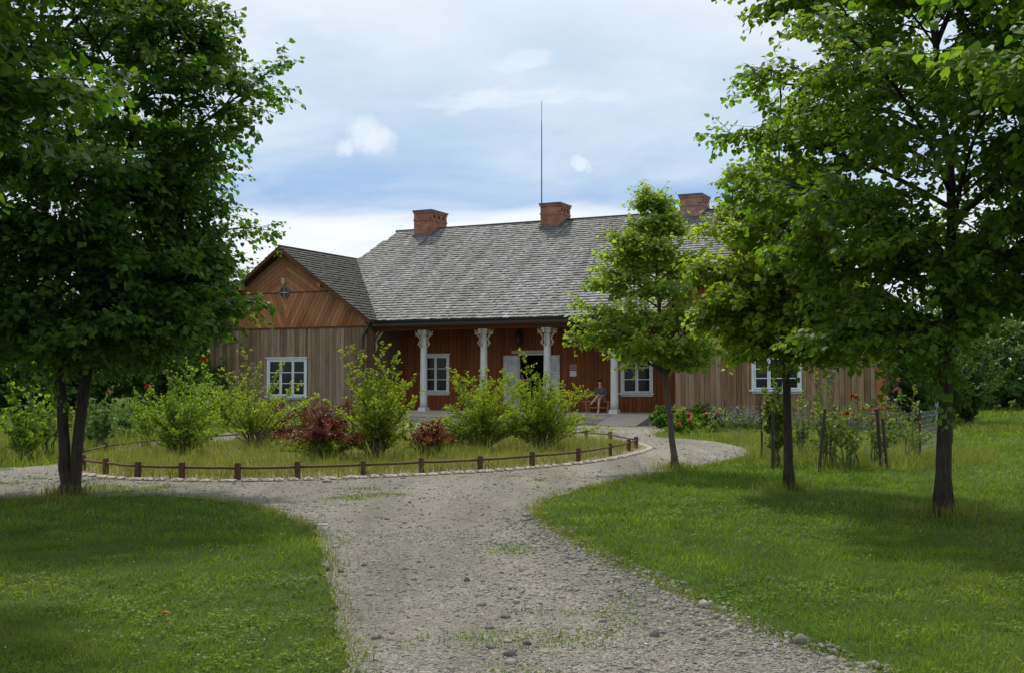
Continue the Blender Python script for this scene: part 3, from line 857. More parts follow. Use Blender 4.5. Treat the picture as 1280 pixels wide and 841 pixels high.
# porch floor, steps, ramp, ceiling, beam
fl = MB()
v = -.35; 
while v < PV - .03:
    fl.box(LW[1] + .004, RW[0] - .004, v, min(v + .145, PV - .03), FZ - .045, FZ); v += .15
fl.build('porch_floor', MAT['floor'], house)
MB().box(LW[1] + .004, RW[0] - .004, -.33, -.30, .0, FZ - .047).build('porch_skirt', MAT['floor'], house)
MB().box(-8.8, -.05, -.72, -.335, .15, .19).box(-8.8, -.05, -.70, -.67, 0, .148).box(-8.8, -8.76, -.67, -.335, 0, .148).box(-.09, -.05, -.67, -.335, 0, .148).build('porch_step', MAT['floor'], house)
MB().prism([(-.352, FZ - .002), (-2.2, .012), (-2.2, .006), (-.352, FZ - .07)], 'x', .12, 1.62).prism([(-.40, FZ - .08), (-1.9, .01), (-.40, .01)], 'x', .2, .24).prism([(-.40, FZ - .08), (-1.9, .01), (-.40, .01)], 'x', 1.5, 1.54).build('ramp', MAT['floor'], house)
CZ = 3.62
MB().box(LW[1] + .002, RW[0] - .002, -.13, .13, CZ, CZ + .2).build('porch_beam', MAT['beam'], house)
ce = MB(); u = LW[1] + .01
while u < RW[0] - .02:
    ce.box(u, min(u + .19, RW[0] - .005), -.5, PV - .001, CZ + .205, CZ + .23); u += .195
ce.build('porch_ceiling', MAT['porch'], house)

# columns
def scroll_pts(sg, ax, r0, z0):
    """pierced, curling bracket outline in (distance, z)"""
    out = []
    return out
def column(u):
    c = MB().lathe([(.155, FZ + .14), (.15, FZ + .4), (.147, 1.6), (.135, 2.95), (.145, 3.0), (.13, 3.05), (.125, 3.45)], u, 0, 14)
    col = c.build('porch_column', MAT['column'], house, True)
    MB().box(u - .172, u + .172, -.172, .172, FZ, FZ + .10).box(u - .162, u + .162, -.162, .162, FZ + .102, FZ + .15).build('plinth', MAT['column'], col)
    MB().box(u - .19, u + .19, -.14, .14, CZ - .07, CZ - .002).box(u - .16, u + .16, -.12, .12, 3.43, CZ - .072).build('abacus', MAT['column'], col)
    cap = MB()
    for ax in ((1, 0), (-1, 0), (0, 1), (0, -1)):
        def pt(d, z): return (u + ax[0] * d, ax[1] * d, z)
        k = .74 if ax[0] else .6
        cap.tube([pt(.13, 2.92), pt(.2, 2.98), pt(.235, 3.08), pt(.20, 3.17), pt(.17, 3.25), pt(.22, 3.33), pt(.32 * k + .05, 3.40), pt(.44 * k, 3.46), pt(.52 * k, 3.54), pt(.58 * k, CZ - .02)],
                 [.018, .034, .04, .036, .034, .04, .042, .04, .034, .02], 6)
        cap.tube([pt(.18, 3.42), pt(.27, 3.50), pt(.36 * k, 3.55), pt(.40 * k, CZ - .015)], [.03, .04, .04, .03], 6)
        cap.tube([pt(.45 * k, 3.46), pt(.50 * k, 3.41), pt(.55 * k, 3.43), pt(.54 * k, 3.48)], [.03, .028, .024, .016], 6)
        cap.tube([pt(.235, 3.08), pt(.275, 3.04), pt(.285, 3.10)], [.026, .022, .014], 6)
    cap.build('carved_bracket', MAT['carved'], col, True)
for k in range(4): column(-2.742 * k)
# half brackets on the wing corners
for (uu, sg) in ((LW[1] + .02, 1), (RW[0] - .02, -1)):
    hb = MB(); pt = lambda d, z: (uu + sg * d, 0, z)
    hb.tube([pt(.0, 2.75), pt(.07, 2.86), pt(.1, 3.0), pt(.06, 3.12), pt(.08, 3.26), pt(.18, 3.38), pt(.30, 3.48), pt(.40, CZ - .01)], [.02, .045, .055, .045, .04, .05, .05, .03], 6)
    hb.tube([pt(.02, 3.4), pt(.12, 3.52), pt(.2, CZ - .01)], [.04, .05, .04], 6)
    hb.build('carved_bracket', MAT['carved'], house, True)

# --- roofs
def slope(mb, o, along, up, la, lu, keep=None, row=.215, wmin=.09, wmax=.17, th=.036):
    """shingles as thin overlapping slabs; o = eave corner, along/up unit vectors"""
    o, along, up = np.array(o, float), np.array(along, float), np.array(up, float)
    nrm = np.cross(along, up)
    if nrm[2] < 0: nrm = -nrm
    nr = int(lu / row) + 1
    for r in range(nr):
        s0 = r * row
        s1 = min(s0 + row * 1.12, lu)
        if s1 - s0 < .03: continue
        x = random.uniform(-.05, 0)
        sag = 0
        while x < la:
            w = random.uniform(wmin, wmax)
            a, b = max(0, x) , min(x + w - .005, la)
            if b - a > .02:
                mid = o + along * (a + b) / 2 + up * (s0 + s1) / 2
                if keep is None or keep(mid):
                    j = random.uniform(-.03, .02); l = random.uniform(-.004, .010)
                    wv = nrm * (.012 * math.sin(.5 * mid[0] + .2 * mid[1]) + random.uniform(-.004, .006))
                    p = [o + along * a + up * (s0 + j) + nrm * (th * 1.25 + l), o + along * b + up * (s0 + j) + nrm * (th * 1.25 + l),
                         o + along * b + up * s1 + nrm * (.010), o + along * a + up * s1 + nrm * (.010)]
                    p = [t + wv for t in p]
                    q = [t - nrm * th for t in p[:2]] + [t - nrm * .012 for t in p[2:]]
                    mb.add(p + q, [(0, 1, 2, 3), (4, 5, 1, 0), (4, 0, 3, 7), (1, 5, 6, 2)])
            x += w

mcos = 7.8 / math.hypot(7.8, RZ - EAVE); msin = (RZ - EAVE) / math.hypot(7.8, RZ - EAVE)
mlen = math.hypot(7.8, RZ - EAVE)
wl = lambda u: LAZ - SL * abs(u - LA); wr = lambda u: RAZ - SL * abs(u - RA)
ML, MR = -14.62, RA + .1
def ridge_u0(v):      # the end of the main roof runs in towards the ridge
    return ML + max(0, (abs(v - RV) - 0)) * 0 + (.55 if abs(v - RV) < .9 else .32 * max(0, 1 - (abs(v - RV) - .9) / 1.8))
def keep_main(p):
    if p[0] < ridge_u0(p[1]): return False
    if p[0] < LW[1] + .5 and p[2] < wl(p[0]) - .12: return False
    if p[0] > RW[0] - .5 and p[2] < wr(p[0]) - .12: return False
    return True
rf = MB()
slope(rf, (ML, -.5, EAVE), (1, 0, 0), (0, mcos, msin), MR - ML, mlen, keep_main)
rf.build('main_roof', MAT['shingle'], house)
rb = MB()
slope(rb, (ML, VB, EAVE), (1, 0, 0), (0, -mcos, msin), MR - ML, mlen, keep_main, row=.4, wmin=.25, wmax=.4)
rb.build('rear_roof', MAT['shingle'], house)
rl = MB()
wcos = 1 / math.hypot(1, SL); wsin = SL / math.hypot(1, SL)
for (a, b, ua, za) in ((LW[0], LW[1], LA, LAZ), (RW[0], RW[1], RA, RAZ)):
    half = (b - a) / 2 + .45; ln = half / wcos; v0 = VF - .58
    def keep_w(p):
        zm = EAVE + MS * (p[1] + .5) if p[1] < RV else RZ - MS * (p[1] - RV)
        return not (ML + .3 < p[0] < MR - .3 and p[2] < zm - .12)
    m = MB()
    slope(m, (ua + half, v0, EAVE), (0, 1, 0), (-wcos, 0, wsin), VB - v0, ln, keep_w)
    slope(m, (ua - half, v0, EAVE), (0, 1, 0), (wcos, 0, wsin), VB - v0, ln, keep_w)
    m.build('wing_roof', MAT['shingle_shade'], house)
    d = MB()
    for sg in (-1, 1):
        d.prism([(ua, za - .005), (ua + sg * half, EAVE - .005), (ua + sg * half, EAVE - .045), (ua, za - .045)], 'y', v0 + .01, VB)
    d.build('roof_deck', MAT['beam'], house)
    MB().tube([(ua, v0 - .01, za + .03), (ua, VB, za + .03)], .045, 6).build('ridge_cap', MAT['shingle_shade'], house)
d = MB()
d.prism([(-.49, EAVE - .005), (RV, RZ - .005), (VB - .01, EAVE - .005), (VB - .01, EAVE - .045), (RV, RZ - .05), (-.49, EAVE - .045)], 'x', LW[1] - .45, RW[0] + .45)
# deck above the wings, narrowing to the ridge end
d.prism([(4.9, EAVE + MS * 5.4 - .005), (RV, RZ - .005), (2 * RV - 4.9, EAVE + MS * 5.4 - .005), (2 * RV - 4.9, EAVE + MS * 5.4 - .045), (RV, RZ - .05), (4.9, EAVE + MS * 5.4 - .045)], 'x', ML + .56, LW[1] - .45)
d.prism([(.8, EAVE + MS * 1.3 - .005), (RV, RZ - .005), (2 * RV - .8, EAVE + MS * 1.3 - .005), (RV, RZ - .05)], 'x', LW[1] - 1.9, LW[1] - .451)
d.prism([(.8, EAVE + MS * 1.3 - .005), (RV, RZ - .005), (2 * RV - .8, EAVE + MS * 1.3 - .005), (RV, RZ - .05)], 'x', RW[0] + .451, MR - .05)
d.build('roof_deck', MAT['beam'], house)
g = MB()
g.prism([(4.6, LAZ - .3), (RV, RZ - .06), (2 * RV - 4.6, LAZ - .3)], 'x', ML + .57, ML + .62)
g.prism([(4.0, RAZ - .3), (RV, RZ - .06), (2 * RV - 4.0, RAZ - .3)], 'x', MR - .12, MR - .07)
g.build('attic_wall', MAT['gable'], house)
MB().tube([(ML + .5, RV, RZ + .03), (MR, RV, RZ + .03)], .05, 6).build('ridge_cap', MAT['shingle_shade'], house)

# gutter, fascia, downpipe
gt = MB()
gp = [(-.085 * math.cos(a), -.085 * math.sin(a)) for a in [math.pi * k / 8 for k in range(9)]]
prof = [(-.60 + p[0], EAVE + .0 + p[1]) for p in gp] + [(-.60 + p[0] * .82, EAVE + p[1] * .82) for p in gp[::-1]]
gt.prism(prof, 'x', LW[1] - .02, RW[0] - .45)
gt.build('gutter', MAT['gutter'], house)
MB().box(LW[1] + .02, RW[0] - .1, -.525, -.495, EAVE - .19, EAVE - .01).build('fascia', MAT['gutter'], house)
MB().box(LW[1] + .02, RW[0] - .02, -.49, -.135, CZ + .15, CZ + .172).build('soffit', MAT['porch'], house)
dp = MB().tube([(LW[1] + .1, -.60, EAVE - .06), (LW[1] + .1, -.6, EAVE - .2), (LW[1] - .18, VF - .10, EAVE - .62), (LW[1] - .18, VF - .10, EAVE - .8), (LW[1] - .18, VF - .10, .15), (LW[1] - .18, VF - .25, .08)], .05, 10)
dp.build('downpipe', MAT['gutter'], house, True)

# chimneys
def chimney(px0, vf, w, dpth, ptop, pale=False):
    u, zt = HP(px0, ptop, vf)
    zr = EAVE + MS * (vf + .5) - .25
    m = MB().box(u, u + w, vf, vf + dpth, zr, zt - .52)
    m.box(u - .025, u + w + .025, vf - .025, vf + dpth + .025, zt - .52, zt - .45)
    o_top = zt - .16
    # flue holes on the long side: piers between
    z0, z1 = zt - .45, o_top
    m.box(u, u + w - .13, vf, vf + dpth, z0, z1)
    n = 3; st = dpth / (2 * n + 1)
    for k in range(n + 1): m.box(u + w - .13, u + w, vf + 2 * k * st, vf + (2 * k + 1) * st, z0, z1 - .08)
    m.box(u + w - .13, u + w, vf, vf + dpth, z0, z0 + .06).box(u + w - .13, u + w, vf, vf + dpth, z1 - .08, z1)
    m.box(u - .03, u + w + .03, vf - .03, vf + dpth + .03, o_top, zt - .075)
    o = m.build('chimney', MAT['brick_pale'] if pale else MAT['brick'], house)
    MB().box(u - .06, u + w + .06, vf - .06, vf + dpth + .06, zt - .073, zt).build('cap', MAT['lead'], o)
    f = MB(); zf = EAVE + MS * (vf + .5)
    f.box(u - .05, u + w + .05, vf - .04, vf - .003, zf - .1, zf + .17)
    for uu in (u - .03, u + w + .003):
        f.prism([(vf - .04, zf - .1), (RV, RZ - .05), (RV, RZ + .10), (vf - .04, zf + .16)], 'x', uu, uu + .027)
    f.build('flashing', MAT['lead'], o)
    return u, zt
chimney(517.5, 6.55, .95, 1.5, 263.5)
cu, cz = chimney(675.5, 6.55, .95, 1.2, 254.5)
chimney(849.5, 6.55, .95, 1.2, 243.5, True)
zt = HP(674, 128, 6.9)[1]
MB().tube([(cu - .05, 6.8, cz - .7), (cu - .05, 6.8, cz + 1.6), (cu - .05, 6.8, zt - .9)], [.032, .026, .02], 6).tube([(cu - .05, 6.8, zt - .9), (cu - .05, 6.8, zt)], .011, 5).build('lightning_rod', MAT['iron'], house)

# things hung on the porch wall
def hw3(u, v, z): x, y = HW(u, v); return (x, y, z)
for (py, mat, lb, hh) in ((458.5, MAT['papertan'], 'tan notice card, the upper of two on the red porch wall', .2), (466.5, MAT['paper'], 'white paper notice, the lower of two on the red porch wall', .22)):
    q = HP(717, py, PV)
    o = MB().box(-.14, .14, -.012, 0, -hh / 2, hh / 2).build('wall_notice', MAT['lintel'] if mat is MAT['papertan'] else MAT['white'], loc=hw3(q[0], PV - .036, q[1])); o.rotation_euler = (0, 0, -TH)
    tag(o, lb, 'notice')
    MB().box(-.115, .115, -.015, -.0125, -hh / 2 + .025, hh / 2 - .025).build('sheet', mat, o)
q = HP(651, 423, PV)
pl = empty('wall_lantern', hw3(q[0], PV - .03, q[1]), -TH, 'dark oval lantern hanging on the porch wall above the open door', 'lantern')
MB().lathe([(.03, -.34), (.10, -.28), (.15, -.1), (.155, .05), (.13, .2), (.06, .28), (.03, .32)], 0, -.2, 12).build('lantern_body', MAT['iron'], pl, True)
MB().tube([(0, 0, .42), (0, -.12, .46), (0, -.2, .40), (0, -.2, .31)], .016, 6).build('bracket_arm', MAT['iron'], pl)
MB().lathe([(.16, .0), (.17, .015), (.16, .03)], 0, -.2, 12).build('band', MAT['gutter'], pl)

# bench
bq = HP(748, 500, 1.35)
bw = hw3(bq[0], 1.35, FZ)
bench = empty('wooden_bench', bw, -TH, 'low reddish wooden bench on the porch under the seated visitor', 'bench')
MB().box(-.62, .62, -.20, -.07, .40, .44).box(-.62, .62, -.065, .065, .40, .44).box(-.62, .62, .07, .20, .40, .44).build('seat', MAT['bench'], bench)
for sx in (-1, 1):
    for sy in (-1, 1):
        M = Matrix.Translation((sx * .42, sy * .14, 0)) @ Matrix.Rotation(R(8) * sx, 4, 'Y')
        MB().box(-.03, .03, -.03, .03, 0.004, .395, M).build('leg', MAT['bench'], bench)
MB().box(-.40, .40, -.025, .025, .16, .21).build('stretcher', MAT['bench'], bench)

# ------------------------------------------------------------------ people
def skin_obj(name, pts, edges, rad, mat, parent, sub=2):
    me = bpy.data.meshes.new(name); me.from_pydata([Vector(p) for p in pts], edges, []); me.update()
    o = link_mesh(name, me, mat, parent)
    md = o.modifiers.new('Skin', 'SKIN')
    if not me.skin_vertices: me.attributes  # layer comes with the modifier
    sv = me.skin_vertices[0].data
    for i, r in enumerate(rad):
        sv[i].radius = (r, r) if not isinstance(r, tuple) else r
        sv[i].use_root = (i == 0)
    md.use_smooth_shade = True
    s = o.modifiers.new('Subdivision', 'SUBSURF'); s.levels = sub; s.render_levels = sub
    return o
def fabric(name, c, var=.3, sc=30): return simple(name, c, .9, var, sc, .1)
SKIN = simple('skin', (.52, .30, .215), .55, .08, 8, .35)
SKIN2 = simple('skin_tan', (.40, .22, .15), .55, .08, 8, .35)

def head_parts(root, c, r, hairmat, tiltf=0):
    """hair cap and eyes for a head at c facing -y"""
    mb = MB(); n = 14
    rows = []
    for i in range(7):
        th = i / 6 * math.pi * .60
        rows.append([(c[0] + r * 1.02 * math.sin(th) * math.cos(a), c[1] + .012 + r * 1.10 * math.sin(th) * math.sin(a) + (.022 * math.sin(th) if math.sin(a) < 0 else 0), c[2] + .02 + r * 1.22 * math.cos(th)) for a in [2 * math.pi * k / n for k in range(n)]])
    vs = [p for row in rows for p in row]
    fs = [(i * n + k, i * n + (k + 1) % n, (i + 1) * n + (k + 1) % n, (i + 1) * n + k) for i in range(6) for k in range(n)
          if not (i >= 3 and math.sin(2 * math.pi * (k + .5) / n) < -.35)]
    mb.add(vs, fs); mb.build('hair', hairmat, root, True)
    for sx in (-1, 1):
        e = MB().lathe([(.002, -.011), (.010, -.006), (.012, 0), (.010, .006), (.002, .011)], c[0] + sx * .034, c[1] - r * .93, 8)
        e.v = [(p[0], p[1], p[2] + c[2] + .005) for p in e.v]; e.build('eye', MAT['iron'], root, True)
    MB().box(c[0] - .022, c[0] + .022, c[1] - r * .97, c[1] - r * .90, c[2] - .062, c[2] - .052).build('mouth', simple('lips', (.35, .12, .1), .6, .1), root)

def hand(pts, edges, rad, wrist, dirv, side, start):
    """five bent fingers growing out of a palm vertex"""
    d = Vector(dirv).normalized(); s = Vector(side).normalized(); w = Vector(wrist)
    palm = w + d * .06
    pts.append(tuple(palm)); rad.append(.026); edges.append((start, len(pts) - 1)); pi = len(pts) - 1
    up = d.cross(s)
    for k in range(4):
        o = s * (-.03 + .02 * k); ln = (.062, .07, .066, .052)[k]
        a = palm + d * .03 + o; b = a + d * ln * .5 - up * .006; c = b + d * ln * .4 - up * .022
        i0 = len(pts); pts += [tuple(a), tuple(b), tuple(c)]; rad += [.010, .009, .008]
        edges += [(pi, i0), (i0, i0 + 1), (i0 + 1, i0 + 2)]
    a = w + d * .03 - s * .04; b = a + d * .035 - s * .012
    i0 = len(pts); pts += [tuple(a), tuple(b)]; rad += [.012, .009]; edges += [(pi, i0), (i0, i0 + 1)]

pq = HP(751, 500, 1.3)
P1 = empty('person', hw3(pq[0], 1.25, FZ), -TH + R(4), 'person in dark checked shirt and shorts sitting cross legged on the porch bench', 'person')
SEAT = .44
pts = [(0, .02, SEAT + .10), (0, .03, SEAT + .27), (0, .02, SEAT + .43), (0, .0, SEAT + .52), (0, -.02, SEAT + .60), (0, -.03, SEAT + .68), (0, -.03, SEAT + .76)]
rad = [(.16, .12), (.14, .10), (.15, .105), (.06, .06), (.055, .055), (.075, .085), (.072, .085)]
edges = [(i, i + 1) for i in range(6)]
def chain(start, seq):
    p = start
    for (q, r) in seq:
        pts.append(q); rad.append(r); edges.append((p, len(pts) - 1)); p = len(pts) - 1
    return p
# right leg down, left leg crossed over it
chain(0, [((.085, -.10, SEAT + .10), .082), ((.075, -.38, SEAT + .09), .058), ((.07, -.42, .25), .05), ((.065, -.42, .07), .034), ((.065, -.52, .035), .03)])
chain(0, [((-.085, -.10, SEAT + .11), .082), ((.02, -.36, SEAT + .20), .06), ((-.12, -.46, SEAT + .02), .048), ((-.24, -.50, SEAT - .13), .032), ((-.29, -.58, SEAT - .17), .028)])
e1 = chain(2, [((.19, .01, SEAT + .44), .052), ((.235, -.04, SEAT + .22), .042), ((.10, -.26, SEAT + .20), .03)])
hand(pts, edges, rad, pts[e1], (-.9, -.35, .02), (0, .4, -1), e1)
e2 = chain(2, [((-.19, .01, SEAT + .44), .052), ((-.24, -.04, SEAT + .22), .042), ((-.09, -.25, SEAT + .23), .03)])
hand(pts, edges, rad, pts[e2], (.9, -.35, 0), (0, -.4, 1), e2)
pts.append((0, -.13, SEAT + .715)); rad.append(.017); edges.append((5, len(pts) - 1))
skin_obj('body', pts, edges, rad, SKIN, P1)
head_parts(P1, (0, -.03, SEAT + .735), .088, simple('grey_brown_hair', (.09, .065, .05), .7, .3, 40))
skin_obj('shirt', [(0, .02, SEAT + .08), (0, .03, SEAT + .27), (0, .02, SEAT + .45), (0, .0, SEAT + .52), (.20, .01, SEAT + .45), (.245, -.04, SEAT + .23), (.19, -.13, SEAT + .21), (-.20, .01, SEAT + .45), (-.25, -.04, SEAT + .23), (-.19, -.13, SEAT + .22)],
         [(0, 1), (1, 2), (2, 3), (2, 4), (4, 5), (5, 6), (2, 7), (7, 8), (8, 9)],
         [(.185, .145), (.168, .128), (.172, .126), (.075, .075), .075, .062, .052, .075, .062, .052], fabric('checked_shirt', (.095, .09, .10), .8, 34), P1)
skin_obj('shorts', [(0, .02, SEAT + .11), (.09, -.10, SEAT + .11), (.083, -.30, SEAT + .105), (-.085, -.10, SEAT + .12), (-.01, -.29, SEAT + .19)], [(0, 1), (1, 2), (0, 3), (3, 4)],
         [(.18, .14), .102, .085, .102, .086], fabric('beige_shorts', (.26, .17, .13)), P1)
skin_obj('shoe', [(.065, -.40, .05), (.065, -.47, .04), (.065, -.56, .033)], [(0, 1), (1, 2)], [.045, .043, .036], MAT['white'], P1)
skin_obj('shoe', [(-.235, -.49, SEAT - .12), (-.265, -.54, SEAT - .15), (-.30, -.61, SEAT - .19)], [(0, 1), (1, 2)], [.045, .042, .035], fabric('brown_shoe', (.18, .1, .07)), P1)

q = HP(653, 500, PV + .25)
P2 = empty('person', hw3(q[0], PV + .25, FZ), -TH, 'person in red top and grey trousers standing in the open doorway', 'person')
hs = .90
def S(p): return (p[0] * hs, p[1] * hs, p[2] * hs)
pts = [(0, 0, .92), (0, .01, 1.12), (0, .01, 1.34), (0, 0, 1.44), (0, -.01, 1.50), (0, -.02, 1.58), (0, -.02, 1.66)]
rad = [(.15, .11), (.125, .09), (.15, .10), (.06, .06), (.052, .052), (.074, .084), (.07, .082)]
edges = [(i, i + 1) for i in range(6)]
chain(0, [((.09, -.01, .86), .085), ((.095, -.03, .48), .056), ((.10, .01, .08), .036), ((.11, -.12, .035), .03)])
chain(0, [((-.09, 0, .86), .085), ((-.10, -.01, .48), .056), ((-.11, .02, .08), .036), ((-.13, -.11, .035), .03)])
e1 = chain(2, [((.19, .01, 1.35), .05), ((.24, .02, 1.08), .04), ((.23, -.10, .86), .028)])
hand(pts, edges, rad, pts[e1], (0, -.3, -1), (0, 1, -.3), e1)
e2 = chain(2, [((-.19, .01, 1.35), .05), ((-.25, .02, 1.08), .04), ((-.24, -.09, .86), .028)])
hand(pts, edges, rad, pts[e2], (0, -.3, -1), (0, 1, -.3), e2)
pts.append((0, -.115, 1.615)); rad.append(.016); edges.append((5, len(pts) - 1))
sc = lambda r: tuple(x * hs for x in r) if isinstance(r, tuple) else r * hs
skin_obj('body', [S(p) for p in pts], edges, [sc(r) for r in rad], SKIN2, P2)
head_parts(P2, S((0, -.02, 1.635)), .088 * hs, simple('dark_hair', (.025, .018, .014), .6, .3, 40))
skin_obj('top', [S(p) for p in [(0, 0, .95), (0, .01, 1.12), (0, .01, 1.35), (0, 0, 1.43), (.20, .01, 1.36), (.235, .02, 1.18), (-.20, .01, 1.36), (-.24, .02, 1.18)]],
         [(0, 1), (1, 2), (2, 3), (2, 4), (4, 5), (2, 6), (6, 7)], [sc(r) for r in [(.165, .125), (.142, .11), (.165, .118), (.07, .07), .068, .06, .068, .06]], fabric('red_fabric', (.45, .035, .04)), P2)
skin_obj('trousers', [S(p) for p in [(0, 0, .94), (.095, -.01, .84), (.10, -.03, .48), (.105, .01, .12), (-.095, 0, .84), (-.105, -.01, .48), (-.115, .02, .12)]],
         [(0, 1), (1, 2), (2, 3), (0, 4), (4, 5), (5, 6)], [sc(r) for r in [(.165, .125), .10, .075, .06, .10, .075, .06]], fabric('grey_trousers', (.16, .18, .21)), P2)
for sx in (1, -1):
    skin_obj('shoe', [S(p) for p in [(sx * .105, .02, .05), (sx * .115, -.07, .04), (sx * .125, -.16, .035)]], [(0, 1), (1, 2)], [.042, .040, .034], MAT['iron'], P2)

# ------------------------------------------------------------------ foliage
HEART = np.array([[0, 0], [-.42, .10], [-.46, .48], [0, 1.0], [.46, .48], [.42, .10]])
DIAM = np.array([[0, 0], [-.36, .45], [0, 1.0], [.36, .45]])
def leaf_mesh(pos, dirv, nrm, size, heart=True, fold=.18):
    pos = np.asarray(pos); n = len(pos)
    d = dirv / (np.linalg.norm(dirv, axis=1, keepdims=True) + 1e-9)
    s = np.cross(d, nrm); s /= (np.linalg.norm(s, axis=1, keepdims=True) + 1e-9)
    u = np.cross(s, d)
    T = HEART if heart else DIAM
    size = np.asarray(size)[:, None, None]
    v = pos[:, None] + size * (T[None, :, 0:1] * s[:, None] + T[None, :, 1:2] * d[:, None] + fold * np.abs(T[None, :, 0:1]) * u[:, None] - .12 * (T[None, :, 1:2] ** 2) * u[:, None])
    k = len(T)
    b = np.arange(n)[:, None] * k
    if heart: f = np.concatenate([b + np.array([[0, 3, 2, 1]]), b + np.array([[0, 5, 4, 3]])])
    else: f = np.concatenate([b + np.array([[0, 2, 1]]), b + np.array([[0, 3, 2]])])
    return v.reshape(-1, 3), f

def bez(a, b, c, n):
    t = np.linspace(0, 1, n)[:, None]
    return (1 - t) ** 2 * a + 2 * t * (1 - t) * b + t * t * c

def unit(v): return v / (np.linalg.norm(v) + 1e-9)

